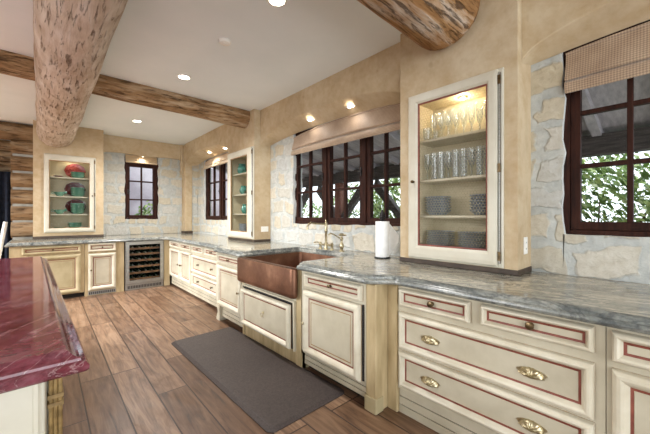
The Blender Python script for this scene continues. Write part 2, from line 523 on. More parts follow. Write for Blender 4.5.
def ragged(p0, p1, n, amp, rnd):
    out = []
    for i in range(n + 1):
        t = i / n
        j = rnd.uniform(-amp, amp)
        out.append((p0[0] + (p1[0] - p0[0]) * t, p0[1] + (p1[1] - p0[1]) * t, j))
    return out
def stone_wall(mb, mp, a0, a1, z0, z1, holes, th, seed):
    """stone face with ragged-edged openings; holes = (a0, a1, z0, z1) sorted along a"""
    rnd = random.Random(seed)
    cur = a0
    def prism(poly):
        n = len(poly)
        v = [mp(a, b, 0) for a, b in poly] + [mp(a, b, -th) for a, b in poly]
        mb.add(v, [tuple(range(n))[::-1], tuple(range(n, 2 * n))], M_stone)
        mb.add(v, [(i, (i + 1) % n, n + (i + 1) % n, n + i) for i in range(n)], M_mortar)
    for (h0, h1, hz0, hz1) in holes:
        L = [(h0 + j, z) for (_, z, j) in ragged((0, hz0), (0, hz1), 14, 0.012, rnd)]
        R = [(h1 + j, z) for (_, z, j) in ragged((0, hz0), (0, hz1), 14, 0.012, rnd)]
        prism([(cur, z0), (h0, z0)] + L + [(h0, z1), (cur, z1)])
        bot = [(a, hz0 + j) for (a, _, j) in ragged((h0, 0), (h1, 0), 16, 0.007, rnd)]
        bot[0] = (h0, hz0); bot[-1] = (h1, hz0)
        prism([(h0, z0), (h1, z0)] + bot[::-1])
        prism([(h0, hz1), (h1, hz1), (h1, z1), (h0, z1)])
        # right-hand edge is carried on
        mb2 = [(h1, z0)] + R + [(h1, z1)]
        nxt = min([h[0] for h in holes if h[0] > h1] + [a1])
        mid = (h1 + nxt) / 2
        prism(mb2 + [(mid, z1), (mid, z0)])
        cur = mid
    prism([(cur, z0), (a1, z0), (a1, z1), (cur, z1)])
    return mb
W_R = (-1.25, 0.515, 1.185, 2.46)
W_S = (1.72, 3.57, 1.20, 2.46)
W_F = (5.30, 6.86, 1.22, 2.54)
W_B = (1.205, 1.825, 1.235, 2.56)
mb = MB()
stone_wall(mb, S(SX), -2.6, 7.6, 0.916, 2.88, [W_R, W_S, W_F], 0.16, 3)
mb.box(2.463, SX - 0.002, 7.235, SY - 0.002, 0.916, CEIL - 0.002, M_stone)
struct(mb, 'wall_right_stone', weld=False)
struct(MB().box(SX, SX + 0.2, -2.6, 7.7, -0.1, 0.914, M_plaster), 'wall_right_base')
mb = MB()
stone_wall(mb, B(SY), 0.5, 2.58, 0.916, 2.88, [W_B], 0.16, 5)
struct(mb, 'wall_back_stone', weld=False)
struct(MB().box(-0.40, 2.58, SY, SY + 0.2, -0.1, 0.914, M_plaster), 'wall_back_base')

# plaster towers that carry the glass cabinets, and the arched headers between them
def tower(mb, mp, a0, a1, n_depth, hole, z0=0.952, z1=CEIL - 0.001):
    h0, h1, hz0, hz1 = hole
    mb.mbox(mp, a0, h0, z0, z1, -n_depth, 0, M_plaster)
    mb.mbox(mp, h1, a1, z0, z1, -n_depth, 0, M_plaster)
    mb.mbox(mp, h0, h1, z0, hz0, -n_depth, 0, M_plaster)
    mb.mbox(mp, h0, h1, hz1, z1, -n_depth, 0, M_plaster)
TX = 2.30; TY = 7.05
NI_R = (0.835, 1.455, 1.01, 2.245)
NI_L = (4.20, 4.935, 1.01, 2.275)
NI_B = (0.03, 0.645, 1.06, 2.30)
mb = MB(); tower(mb, S(TX), 0.70, 1.605, SX - TX - 0.002, NI_R); struct(mb, 'wall_right_tower_near')
mb = MB(); tower(mb, S(TX), 4.155, 5.03, SX - TX - 0.002, NI_L); struct(mb, 'wall_right_tower_far')
mb = MB(); tower(mb, B(TY), -0.147, 0.806, SY - TY - 0.002, NI_B); struct(mb, 'wall_back_tower')
k = 0
for (x0, x1, y0, y1) in ((TX - 0.006, SX - 0.002, 0.694, 1.612), (TX - 0.006, SX - 0.002, 4.149, 5.036), ):
    k += 1
    struct(MB().box(x0, x1, y0, y1, 0.917, 0.952, M_base), 'trim_%d' % k, bevel=0.003)
struct(MB().box(-0.153, 0.812, TY - 0.006, SY - 0.002, 0.917, 0.962, M_base), 'trim_3', bevel=0.003)

def arch_header(name, y0, y1, xf, spring=2.33, rise=0.245, N=44, back=2.375):
    mb = MB()
    yc, w = (y0 + y1) / 2, (y1 - y0) / 2
    ys = [yc - w * math.cos(PI * i / N) for i in range(N + 1)]
    zf, zb = [], []
    for y in ys:
        s_ = min(1, abs(y - yc) / w)
        zf.append(spring + rise * max(0, 1 - s_ ** 2.2) ** 0.5)
        zb.append(back + 0.075 * max(0, 1 - s_ ** 2.4))
    rings = []
    for i, y in enumerate(ys):
        a, b = zf[i], zb[i]
        e = 0.008
        rings.append([(xf, y, CEIL - 0.001), (xf, y, a + e), (xf + 0.003, y, a + e * 0.3), (xf + 0.010, y, a + (b - a) * 0.04), (SX - 0.003, y, b), (SX - 0.003, y, CEIL - 0.001)])
    mb.loops(rings, M_plaster, True, True)
    o = struct(mb, name, smooth=True)
    o.data.set_sharp_from_angle(angle=0.45)
    return o
arch_header('wall_right_arch_middle', 1.607, 4.153, 2.40)
arch_header('wall_right_arch_near', -2.2, 0.698, 2.38)
arch_header('wall_right_arch_far', 5.032, 7.22, 2.301, 2.38, 0.235, back=2.44)
struct(MB().box(2.301, 2.46, 7.22, SY - 0.003, 0.962, CEIL - 0.001, M_plaster), 'wall_right_pilaster', bevel=0.02)
struct(MB().box(2.293, 2.466, 7.212, SY - 0.003, 0.917, 0.962, M_base), 'trim_4')
struct(MB().box(2.25, 2.30, 7.34, 7.40, 2.22, CEIL - 0.001, M_plaster), 'trim_5', bevel=0.012)
# plaster above the stone of the back wall
mb = MB()
poly = [(0.81, CEIL - 0.001), (0.81, 2.53)]
for i in range(15):
    t = i / 14
    poly.append((0.9 + t * 1.32, 2.55 + 0.012 * math.sin(9 * t)))
poly += [(2.299, 2.53), (2.299, CEIL - 0.001)]
mb.prism(poly, SY - 0.065, SY - 0.003, M_plaster, 'y')
struct(mb, 'wall_back_header')

# log wall at the far left with an opening into the next room
def log(mb, p0, p1, r, mat, seed=0, seg=28, amp=0.05, taper=0.0, nl=40, round_end=0.0):
    p0, p1 = Vector(p0), Vector(p1)
    d = (p1 - p0); L = d.length; d.normalize()
    u = d.orthogonal().normalized(); w = d.cross(u)
    rings = []
    for i in range(nl + 1):
        t = i / nl
        rr = r * (1 - taper * t)
        if round_end and (1 - t) * L < round_end:
            q_ = 1 - (1 - t) * L / round_end
            rr *= math.sqrt(max(0.0, 1 - 0.55 * q_ * q_))
        ring = []
        for k in range(seg):
            a = 2 * PI * k / seg
            c, s_ = math.cos(a), math.sin(a)
            nv = noise.noise(Vector((c * 1.3 + seed * 7, s_ * 1.3, t * L * 1.1))) + 0.5 * noise.noise(Vector((c * 4 + seed, s_ * 4, t * L * 3.5)))
            ring.append(p0 + d * (t * L) + (u * c + w * s_) * (rr * (1 + amp * nv)))
        rings.append(ring)
    mb.loops(rings, mat)
    return mb
mb = MB()
LY = 7.40
for i in range(6):
    z = 0.92 + 0.145 + i * 0.283
    log(mb, (-0.43, LY + 0.14, z), (-0.15, LY + 0.14, z), 0.138, M_logW, i, 20, 0.05, nl=6)
mb.box(-0.41, -0.15, LY + 0.075, LY + 0.2, 0.0, 2.6, M_chink)
log(mb, (-2.6, LY + 0.12, 2.735), (-0.15, LY + 0.12, 2.735), 0.15, M_logW, 9, 22, 0.04, nl=20)
struct(mb, 'wall_back_log', smooth=True)
mb = MB()
for i in range(3):
    log(mb, (-3.4, 9.0, 2.28 + i * 0.215), (0.2, 9.0, 2.28 + i * 0.215), 0.11, M_logW, 20 + i, 18, 0.04, nl=16)
mb.box(-3.4, 0.2, 9.0, 9.15, 0, 2.88, M_chink)
struct(mb, 'wall_next_room', smooth=True)

# ------------------------------------------------------------------ windows
def window(no, mp, a0, a1, z0, z1, casements, rows, frame_n=(-0.12, -0.04), posts=(), cover=None):
    """outer frame > casement > pane; casements = (a0, a1, columns)"""
    n0, n1 = frame_n
    mb = MB()
    mb.mbox(mp, a0 - 0.03, a0 + 0.03, z0 - 0.03, z1, n0, n1, M_frame)
    mb.mbox(mp, a1 - 0.03, a1 + 0.03, z0 - 0.03, z1, n0, n1, M_frame)
    mb.mbox(mp, a0 + 0.03, a1 - 0.03, z0 - 0.03, z0 + 0.03, n0, n1, M_frame)
    mb.mbox(mp, a0 + 0.03, a1 - 0.03, z1 - 0.04, z1, n0, n1, M_frame)
    for (p0, p1) in posts:
        mb.mbox(mp, p0, p1, z0 + 0.03, z1 - 0.04, n0, n1 + 0.006, M_frame)
    if cover: mb.mbox(mp, a0 + 0.002, a1 - 0.002, z1 + 0.001, cover, n0, n1 - 0.055, M_frame)
    w = struct(mb, 'window_%d' % no, bevel=0.004)
    for ci, (c0, c1, cols) in enumerate(casements):
        b0, b1 = z0 + 0.032, z1 - 0.042
        st = 0.052
        mb = MB()
        m0, m1 = n0 + 0.012, n1 - 0.012
        mb.mbox(mp, c0, c0 + st, b0, b1, m0, m1, M_frame)
        mb.mbox(mp, c1 - st, c1, b0, b1, m0, m1, M_frame)
        mb.mbox(mp, c0 + st, c1 - st, b0, b0 + st, m0, m1, M_frame)
        mb.mbox(mp, c0 + st, c1 - st, b1 - st, b1, m0, m1, M_frame)
        gw = (c1 - c0 - 2 * st) / cols
        for q_ in range(1, cols):
            x = c0 + st + gw * q_
            mb.mbox(mp, x - 0.014, x + 0.014, b0 + st, b1 - st, m0 + 0.005, m1 - 0.005, M_frame)
        for z in rows:
            mb.mbox(mp, c0 + st, c1 - st, z - 0.014, z + 0.014, m0 + 0.006, m1 - 0.006, M_frame)
        c = mb.build('casement', w, bevel=0.003)
        MB().mbox(mp, c0 + st - 0.004, c1 - st + 0.004, b0 + st - 0.004, b1 - st + 0.004, (m0 + m1) / 2 - 0.002, (m0 + m1) / 2 + 0.002, M_pane).build('pane', c)
        lz = 1.80
        la = (c0 + 0.026) if ci else (c0 + 0.026)
        MB().mbox(mp, la - 0.008, la + 0.008, lz - 0.05, lz + 0.05, m1, m1 + 0.012, M_black).mbox(mp, la - 0.006, la + 0.03, lz - 0.008, lz + 0.008, m1 + 0.012, m1 + 0.024, M_black).build('latch', c)
    return w
window(1, S(SX), 1.75, 3.60, 1.20, 2.46, [(2.968, 3.585, 2), (2.325, 2.918, 2), (1.78, 2.275, 2)], [1.625, 1.985], posts=((2.918, 2.968), (2.275, 2.325)))
window(2, S(SX), -1.22, 0.515, 1.185, 2.44, [(-0.09, 0.485, 2), (-1.19, -0.17, 2)], [1.635, 1.985], posts=((-0.17, -0.09),))
window(3, S(SX), 5.33, 6.86, 1.22, 2.50, [(6.13, 6.83, 2), (5.36, 6.05, 2)], [1.63, 2.0], posts=((6.05, 6.13),))
window(4, B(SY), 1.215, 1.815, 1.235, 2.41, [(1.245, 1.785, 2)], [1.64, 2.02], frame_n=(-0.11, -0.03), cover=2.60)

def roman_shade(name, label, mp, a0, a1, zt, zb, folds, mat, top_bow=0.04, n0=0.03):
    t = thing(name, label, 'window shade', mp((a0 + a1) / 2, zb, n0))
    N = 36
    def surf(prof, nm, m):
        mb = MB(); rings = []
        for i in range(N + 1):
            s_ = -1 + 2 * i / N
            a = (a0 + a1) / 2 + (a1 - a0) / 2 * s_
            bow = top_bow * (1 - abs(s_) ** 2.4)
            ring = []
            for (n, f) in prof:
                z = zb + (zt + bow - zb) * f
                n2 = n + 0.004 * math.sin(9 * a + 13 * f) * (1 - f)
                ring.append(mp(a, z, n2))
            rings.append(ring)
        mb.loops(rings, m, True, True, True)
        return mb.build(nm, t, smooth=True)
    # upper drop then the gathered folds, as closed thin sections
    surf(folds[0], 'upper_drop', mat)
    for q_ in folds[1:]:
        surf(q_, 'fold', mat)
    surf([(n0 - 0.028, 0.955), (n0 - 0.028, 0.995), (n0 - 0.006, 0.995), (n0 - 0.006, 0.955)], 'headrail', mat)
    return t
F1 = [[(0.000, 0.99), (0.012, 0.985), (0.022, 0.7), (0.045, 0.45), (0.055, 0.36), (0.045, 0.30), (0.01, 0.34)],
      [(0.005, 0.34), (0.03, 0.32), (0.058, 0.22), (0.062, 0.08), (0.05, 0.0), (0.03, 0.02), (0.012, 0.15)]]
roman_shade('roman_shade', 'brown roman shade drawn up above the three casement window behind the sink', S(SX + 0.015), 1.70, 3.555, 2.385, 2.135, F1, M_shade, 0.06)
roman_shade('roman_shade', 'brown diamond-patterned roman shade over the right-hand window at the photo edge', S(SX + 0.02), -1.22, 0.500, 2.385, 2.11, F1, M_shade, 0.045)
roman_shade('roman_shade', 'pale roman shade over the far window left of the tall green-ware cabinet', S(SX + 0.02), 5.3, 6.80, 2.45, 2.30, F1, M_shade2, 0.05)
roman_shade('roman_shade', 'small cream roman shade at the top of the back wall window', B(SY + 0.06), 1.225, 1.805, 2.552, 2.392, F1, M_shade2, 0.0)

# ------------------------------------------------------------------ log beams
o = log(MB(), (0.20, -3.0, 2.715), (0.14, 7.05, 2.70), 0.200, M_logA, 1, 40, 0.055, -0.22, 120, 0.1).build('log_beam', smooth=True)
tag(o, 'big pale peeled log beam running away under the ceiling to the back cabinet', 'log beam')
o = log(MB(), (-3.2, 4.40, 2.90), (2.30, 4.42, 2.80), 0.148, M_logB, 2, 30, 0.06, 0.0, 80).build('log_beam', smooth=True)
tag(o, 'thinner brown log beam crossing the ceiling behind the big pale log', 'log beam')
o = log(MB(), (-0.6, 1.13, 2.92), (2.30, 1.15, 2.80), 0.262, M_logC, 3, 36, 0.05, 0.0, 60, 0.12).build('log_beam', smooth=True)
tag(o, 'thick dark weathered log beam ending in the wall above the plate cabinet', 'log beam')

# ------------------------------------------------------------------ cabinet fronts
def rect(mp, a0, a1, b0, b1, ins, n):
    return [mp(a0 + ins, b0 + ins, n), mp(a1 - ins, b0 + ins, n), mp(a1 - ins, b1 - ins, n), mp(a0 + ins, b1 - ins, n)]
def panel_front(name, parent, mp, a0, a1, b0, b1, mold=0.046, paint=None, n_base=0.0, line=None, second=False):
    """one moulded, mitred front with an inlaid line around a flat panel"""
    P_ = paint or M_cream; Ln = line or M_redline
    m = mold
    prof = [(0, 0.0), (0.0, 0.004), (0.002, 0.018), (m * 0.10, 0.026), (m * 0.30, 0.036), (m * 0.52, 0.038), (m * 0.72, 0.033), (m * 0.88, 0.022), (m, 0.013), (m + 0.0105, 0.011), (m + 0.012, 0.013)]
    Mo = M_mould if P_ is M_cream else P_
    mats = [M_brownline] + [Mo] * 7 + [Ln, P_]
    if second:
        prof += [(m + 0.028, 0.013), (m + 0.030, 0.0115), (m + 0.034, 0.0115), (m + 0.036, 0.013)]
        mats += [P_, M_brownline, M_brownline, P_]
    mb = MB()
    mb.loops([rect(mp, a0, a1, b0, b1, i, n + n_base) for (i, n) in prof], mats, False, True)
    mb.add(rect(mp, a0, a1, b0, b1, 0, n_base), [(3, 2, 1, 0)], P_)
    return mb.build(name, parent)
def knob(parent, mp, a, b, n, mat=None, r=0.014, name='knob'):
    mat = mat or M_bronze
    x, y, z = mp(a, b, n)
    x2, y2, z2 = mp(a, b, n + 1)
    ax, sg = ('x', -1) if abs(x2 - x) > 0.5 else ('y', -1)
    prof = [(r * 0.75, 0), (r * 0.75, 0.003), (r * 0.35, 0.006), (r * 0.33, 0.014), (r * 0.8, 0.018), (r, 0.023), (r * 0.85, 0.029), (r * 0.4, 0.032)]
    return MB().lathe([(q_, h * sg) for q_, h in prof], (x, y, z), mat, 14, ax).build(name, parent, smooth=True)
def ring_pull(parent, mp, a, b, n, r=0.02):
    mb = MB()
    x, y, z = mp(a, b, n)
    mb.lathe([(0.014, 0), (0.013, -0.004), (0.006, -0.007), (0.005, -0.013)], (x, y, z), M_brass, 14, 'x')
    pts = [mp(a + r * math.sin(t * 2 * PI / 18), b - r * 0.75 + r * math.cos(t * 2 * PI / 18), n + 0.012 + 0.004 * (1 - math.cos(t * 2 * PI / 18))) for t in range(19)]
    mb.tube(pts, 0.0032, M_brass, 6)
    return mb.build('ring_pull', parent, smooth=True)
def cup_pull(parent, mp, a, b, n, w=0.052, h=0.034):
    """shell-shaped cup pull"""
    mb = MB(); rings = []
    NA, NB = 22, 8
    for i in range(NB + 1):
        ph = (PI / 2) * i / NB
        ring = []
        for k_ in range(NA + 1):
            th = PI * k_ / NA
            flute = 1 + 0.07 * math.cos(k_ * PI * 9 / NA * 2)
            ring.append(mp(a + w * math.cos(th) * math.cos(ph * 0.98) * (0.94 + 0.06 * flute), b - h * 0.45 + h * math.sin(th) * math.cos(ph * 0.98) * flute, n + 0.026 * math.sin(ph) * flute + 0.001))
        rings.append(ring)
    mb.loops(rings, M_brass, False, True, False)
    # backplate with pointed ends
    pl = []
    for k_ in range(24):
        t = 2 * PI * k_ / 24
        rr = 1 + 0.16 * abs(math.cos(t)) ** 6
        pl.append((a + w * 1.08 * rr * math.cos(t), b - h * 0.1 + h * 0.62 * math.sin(t)))
    mb.loops([[mp(p, q_, n) for p, q_ in pl], [mp(p, q_, n + 0.003) for p, q_ in pl]], M_brass)
    mb.tube([mp(a - w * 1.05, b - h * 0.45, n + 0.006), mp(a - w * 0.5, b - h * 0.6, n + 0.018), mp(a, b - h * 0.62, n + 0.024), mp(a + w * 0.5, b - h * 0.6, n + 0.018), mp(a + w * 1.05, b - h * 0.45, n + 0.006)], 0.004, M_brass, 6)
    return mb.build('cup_pull', parent, smooth=True)
def plinth(mb, mp, a0, a1, z0, z1, n=-0.012, boards=3, mat=None):
    mat = mat or M_cream
    hgt = (z1 - z0) / boards
    mb.mbox(mp, a0, a1, z0, z1, n - 0.05, n - 0.006, M_dark)
    for i in range(boards):
        nn = n + 0.006 * (boards - i - 1) / boards
        mb.mbox(mp, a0, a1, z0 + i * hgt + 0.003, z0 + (i + 1) * hgt - 0.003, n - 0.03, nn, mat)

CT = 0.856       # underside of the worktop
XB = 1.76; XS = 1.63
# --- three-drawer unit nearest the viewer
mp = S(XB)
t = thing('base_cabinet', 'cream base cabinet with two small drawers above two wide ones, nearest in the sink run', 'cabinet', (2.1, 0.72, 0), 'cream base cabinets')
mb = MB(); mb.box(XB, 2.56, 0.206, 1.243, 0.165, CT, M_cream); mb.box(XB + 0.07, 2.56, 0.206, 1.243, 0.0, 0.165, M_dark)
plinth(mb, mp, 0.206, 1.243, 0.0, 0.163)
mb.build('cabinet_body', t)
d = panel_front('drawer', t, mp, 0.765, 1.223, 0.718, 0.834, 0.030); knob(d, mp, 0.994, 0.776, 0.013, M_bronze, 0.020)
d = panel_front('drawer', t, mp, 0.240, 0.707, 0.725, 0.837, 0.030); knob(d, mp, 0.475, 0.783, 0.013, M_bronze, 0.020)
for (b0, b1) in ((0.440, 0.680), (0.192, 0.424)):
    d = panel_front('drawer', t, mp, 0.240, 1.228, b0, b1, 0.044)
    for a in (1.005, 0.472): cup_pull(d, mp, a, (b0 + b1) / 2 - 0.0, 0.013)
# --- next unit cut by the right edge of the photo
t = thing('base_cabinet', 'cream base cabinet with drawer over door cut off by the right edge', 'cabinet', (2.1, -0.25, 0), 'cream base cabinets')
mb = MB(); mb.box(XB, 2.56, -0.75, 0.203, 0.165, CT, M_cream); mb.box(XB + 0.07, 2.56, -0.75, 0.203, 0.0, 0.165, M_dark)
plinth(mb, mp, -0.75, 0.203, 0.0, 0.163)
mb.build('cabinet_body', t)
d = panel_front('drawer', t, mp, -0.32, 0.186, 0.710, 0.836, 0.036); knob(d, mp, -0.07, 0.773, 0.013)
d = panel_front('door', t, mp, -0.32, 0.186, 0.192, 0.680, 0.056); knob(d, mp, -0.29, 0.45, 0.028)
# --- sink bump-out: door cabinet right of the sink, with its corner posts
mp = S(XS)
t = thing('base_cabinet', 'cream base cabinet with one drawer over one door, right of the copper sink', 'cabinet', (2.1, 1.75, 0), 'cream base cabinets')
mb = MB(); mb.box(XS, 2.56, 1.415, 2.13, 0.175, CT, M_cream); mb.box(XS + 0.08, 2.56, 1.415, 2.13, 0.0, 0.175, M_dark)
plinth(mb, mp, 1.415, 2.10, 0.062, 0.172)
mb.build('cabinet_body', t)
mb = MB()
mb.box(XS - 0.004, 2.56, 1.325, 1.413, 0.0, CT, M_glaze)
mb.build('corner_post', t, bevel=0.008)
mb = MB(); mb.box(XB - 0.012, 2.56, 1.246, 1.324, 0.0, CT, M_glaze)
mb.build('corner_post', t, bevel=0.006)
MB().box(XS - 0.014, XS + 0.07, 1.318, 1.419, 0.0, 0.10, M_honey).build('post_foot', t, bevel=0.006)
d = panel_front('drawer', t, mp, 1.440, 2.066, 0.722, 0.832, 0.034); knob(d, mp, 1.755, 0.777, 0.013)
MB().mbox(mp, 1.428, 1.440, 0.18, 0.70, 0.0, 0.010, M_dark).build('painted_gap_shade', t)  # near-black strip paints in the shade of the gap beside the door
d = panel_front('door', t, mp, 1.444, 2.070, 0.178, 0.700, 0.062, n_base=0.012, second=True); knob(d, mp, 2.048, 0.43, 0.036, M_brass)
# --- sink base: tilt-out drawer under the copper apron
t = thing('base_cabinet', 'cream base cabinet under the copper sink with one deep drawer pulled slightly open', 'cabinet', (2.1, 2.66, 0), 'cream base cabinets')
mb = MB(); mb.box(XS, 2.56, 2.135, 3.195, 0.14, 0.595, M_cream)
mb.box(XS + 0.012, 2.56, 2.135, 3.195, 0.0, 0.14, M_glaze)
mb.box(XS - 0.003, XS + 0.05, 2.135, 2.205, 0.0, CT, M_glaze)
mb.box(XS - 0.003, XS + 0.05, 3.170, 3.195, 0.0, CT, M_glaze)
mb.build('cabinet_body', t)
MB().mbox(mp, 2.208, 3.165, 0.135, 0.552, 0.0, 0.003, M_dark).build('painted_opening_shade', t)  # dark sheet on the carcass, painted shade around the drawer front
mb = MB()
mb.mbox(mp, 2.205, 2.222, 0.135, 0.568, 0, 0.028, M_cream); mb.mbox(mp, 3.150, 3.168, 0.135, 0.568, 0, 0.028, M_cream)
mb.mbox(mp, 2.222, 3.150, 0.552, 0.568, 0, 0.028, M_cream)
mb.build('drawer_surround', t, bevel=0.003)
d = panel_front('drawer', t, mp, 2.242, 3.140, 0.150, 0.532, 0.050, n_base=0.030)
ring_pull(d, mp, 2.69, 0.365, 0.043)
# --- left of the sink, still in the bump-out
t = thing('base_cabinet', 'cream base cabinet with drawer over door, left of the copper sink', 'cabinet', (2.1, 3.55, 0), 'cream base cabinets')
mb = MB(); mb.box(XS, 2.56, 3.200, 3.90, 0.185, CT, M_cream); mb.box(XS + 0.10, 2.56, 3.200, 3.90, 0.0, 0.185, M_dark)
plinth(mb, S(XS + 0.02), 3.200, 3.80, 0.05, 0.183)
mb.build('cabinet_body', t)
mb = MB(); mb.loops([[(XS - 0.008, 3.80, z), (XS + 0.08, 3.80, z), (XS + 0.08, 3.80 + w_, z), (XS - 0.008, 3.80 + w_, z)] for z, w_ in ((0.0, 0.09), (0.03, 0.095), (0.10, 0.055), (0.185, 0.09))], M_cream)
mb.build('bracket_foot', t)
d = panel_front('drawer', t, mp, 3.215, 3.835, 0.728, 0.836, 0.034); knob(d, mp, 3.53, 0.782, 0.013)
d = panel_front('door', t, mp, 3.215, 3.835, 0.205, 0.705, 0.060, second=True); knob(d, mp, 3.24, 0.45, 0.026)
# --- far run
mp = S(XB)
t = thing('base_cabinet', 'cream base cabinet with two small drawers over two wide drawers, far part of sink run', 'cabinet', (2.15, 4.55, 0), 'cream base cabinets')
mb = MB(); mb.box(XB, 2.56, 3.905, 5.160, 0.19, CT, M_cream); mb.box(XB + 0.08, 2.56, 3.905, 5.160, 0.0, 0.19, M_dark)
plinth(mb, mp, 3.905, 5.160, 0.045, 0.188)
mb.build('cabinet_body', t)
for a0, a1 in ((4.655, 5.135), (4.13, 4.60)):
    d = panel_front('drawer', t, mp, a0, a1, 0.735, 0.842, 0.032); knob(d, mp, (a0 + a1) / 2, 0.79, 0.013)
for b0, b1 in ((0.425, 0.690), (0.200, 0.405)):
    d = panel_front('drawer', t, mp, 4.13, 5.135, b0, b1, 0.044)
    for a in (4.86, 4.34): knob(d, mp, a, (b0 + b1) / 2, 0.013, M_bronze, 0.017)
t = thing('base_cabinet', 'cream base cabinet with two narrow doors in the far corner beside wine cooler', 'cabinet', (2.15, 5.8, 0), 'cream base cabinets')
mb = MB(); mb.box(XB, 2.56, 5.165, 6.375, 0.19, CT, M_cream); mb.box(XB + 0.08, 2.56, 5.165, 6.375, 0.0, 0.19, M_dark)
plinth(mb, mp, 5.165, 6.30, 0.045, 0.188)
mb.build('cabinet_body', t)
for a0, a1, ka in ((5.735, 6.30, 5.77), (5.19, 5.70, 5.66)):
    d = panel_front('drawer', t, mp, a0, a1, 0.735, 0.842, 0.032); knob(d, mp, (a0 + a1) / 2, 0.79, 0.013)
    d = panel_front('door', t, mp, a0, a1, 0.205, 0.708, 0.052, second=True); knob(d, mp, ka, 0.46, 0.026, M_bronze, 0.017)
MB().box(1.655, XB - 0.001, 6.372, 6.45, 0.0, CT, M_glaze).build('corner_post', t, bevel=0.005)
# --- back wall run
YB = 6.38
mp = B(YB)
t = thing('base_cabinet', 'honey-cream base cabinet with drawer over door at the left end of the back wall', 'cabinet', (0.05, 6.8, 0), 'honey cream base cabinets')
mb = MB(); mb.box(-0.385, 0.475, YB, SY - 0.02, 0.075, CT, M_glaze); mb.box(-0.385, 0.475, YB + 0.06, SY - 0.02, 0.0, 0.075, M_dark)
mb.build('cabinet_body', t)
d = panel_front('drawer', t, mp, -0.255, 0.432, 0.725, 0.842, 0.040, M_honey); knob(d, mp, 0.09, 0.783, 0.013)
d = panel_front('door', t, mp, -0.255, 0.432, 0.085, 0.700, 0.070, M_honey, second=True); knob(d, mp, -0.22, 0.45, 0.028)
t = thing('base_cabinet', 'narrow cream base cabinet with drawer over door beside the wine cooler', 'cabinet', (0.75, 6.8, 0), 'honey cream base cabinets')
mb = MB(); mb.box(0.480, 1.022, YB, SY - 0.02, 0.0, CT, M_glaze)
mb.build('cabinet_body', t)
d = panel_front('drawer', t, mp, 0.522, 0.905, 0.715, 0.855, 0.040, M_cream); knob(d, mp, 0.713, 0.785, 0.013)
d = panel_front('door', t, mp, 0.522, 0.905, 0.085, 0.690, 0.066, M_cream, second=True); knob(d, mp, 0.56, 0.42, 0.028)
mb = MB(); mb.mbox(mp, 0.522, 0.905, 0.012, 0.072, 0.0, 0.008, M_steel)
for i in range(14):
    a = 0.535 + i * 0.0257
    mb.mbox(mp, a, a + 0.016, 0.022, 0.062, 0.008, 0.0095, M_black)
mb.build('vent_grille', t)

# wine cooler
t = thing('wine_cooler', 'stainless wine cooler with glass door built under the back counter', 'wine cooler', (1.34, 6.7, 0))
c0, c1 = 1.034, 1.646
mb = MB()
mb.box(c0, c0 + 0.03, YB, 7.0, 0.0, CT, M_black); mb.box(c1 - 0.03, c1, YB, 7.0, 0.0, CT, M_black)
mb.box(c0 + 0.03, c1 - 0.03, YB + 0.01, 7.0, 0.0, 0.11, M_black); mb.box(c0 + 0.03, c1 - 0.03, YB, 7.0, CT - 0.03, CT, M_black)
mb.box(c0 + 0.03, c1 - 0.03, 6.96, 7.0, 0.11, CT - 0.03, M_dark)
mb.build('housing', t)
ring = lambda i0, n: rect(mp, c0 + 0.004, c1 - 0.004, 0.115, CT - 0.004, i0, n)
mb = MB(); mb.loops([ring(0, 0.002), ring(0, 0.034), ring(0.003, 0.038), ring(0.056, 0.038), ring(0.058, 0.034), ring(0.058, 0.002), ring(0, 0.002)], M_steel, False, False)
d = mb.build('door', t)
MB().mbox(mp, c0 + 0.058, c1 - 0.058, 0.17, CT - 0.06, 0.012, 0.016, M_pane).build('glass_pane', d)
MB().tube([mp(c0 + 0.035, 0.30, 0.038), mp(c0 + 0.035, 0.31, 0.07), mp(c0 + 0.035, 0.66, 0.07), mp(c0 + 0.035, 0.67, 0.038)], 0.008, M_steel, 8).build('handle', d)
mb = MB(); mb.mbox(mp, c0 + 0.004, c1 - 0.004, 0.004, 0.108, -0.01, 0.012, M_steel)
for i in range(22):
    a = c0 + 0.04 + i * 0.0245
    mb.mbox(mp, a, a + 0.015, 0.03, 0.08, 0.012, 0.0135, M_black)
mb.build('vent_grille', t)
RZ = [0.175, 0.285, 0.395, 0.505, 0.615, 0.715]
for z in RZ:
    mb = MB(); mb.box(c0 + 0.034, c1 - 0.034, YB + 0.03, YB + 0.05, z - 0.012, z + 0.022, M_rack)
    for q_ in (0.1, 0.25, 0.4): mb.box(c0 + 0.034, c1 - 0.034, YB + 0.05 + q_, YB + 0.062 + q_, z - 0.012, z - 0.002, M_steel)
    mb.build('rack', t)
bt = MB().lathe([(0.034, 0.30), (0.036, 0.29), (0.036, 0.11), (0.030, 0.085), (0.016, 0.06), (0.0145, 0.005), (0.016, 0.0)], (0, 0, 0), M_bottle, 14, 'y').build('wine_bottle', origin=(0, 0, 0), smooth=True)
RN = ['lowest', 'second lowest', 'third lowest', 'third highest', 'second highest', 'top']
first = True
for ri, z in enumerate(RZ):
    for i in range(5):
        b = bt if first else bt.copy()
        if not first: COL.objects.link(b)
        first = False
        b.location = (c0 + 0.10 + i * 0.103, YB + 0.056, z + 0.0355)
        tag(b, '%s dark wine bottle from left on %s rack of wine cooler' % (ORD[i], RN[ri]), 'wine bottle', 'bottles in the wine cooler')

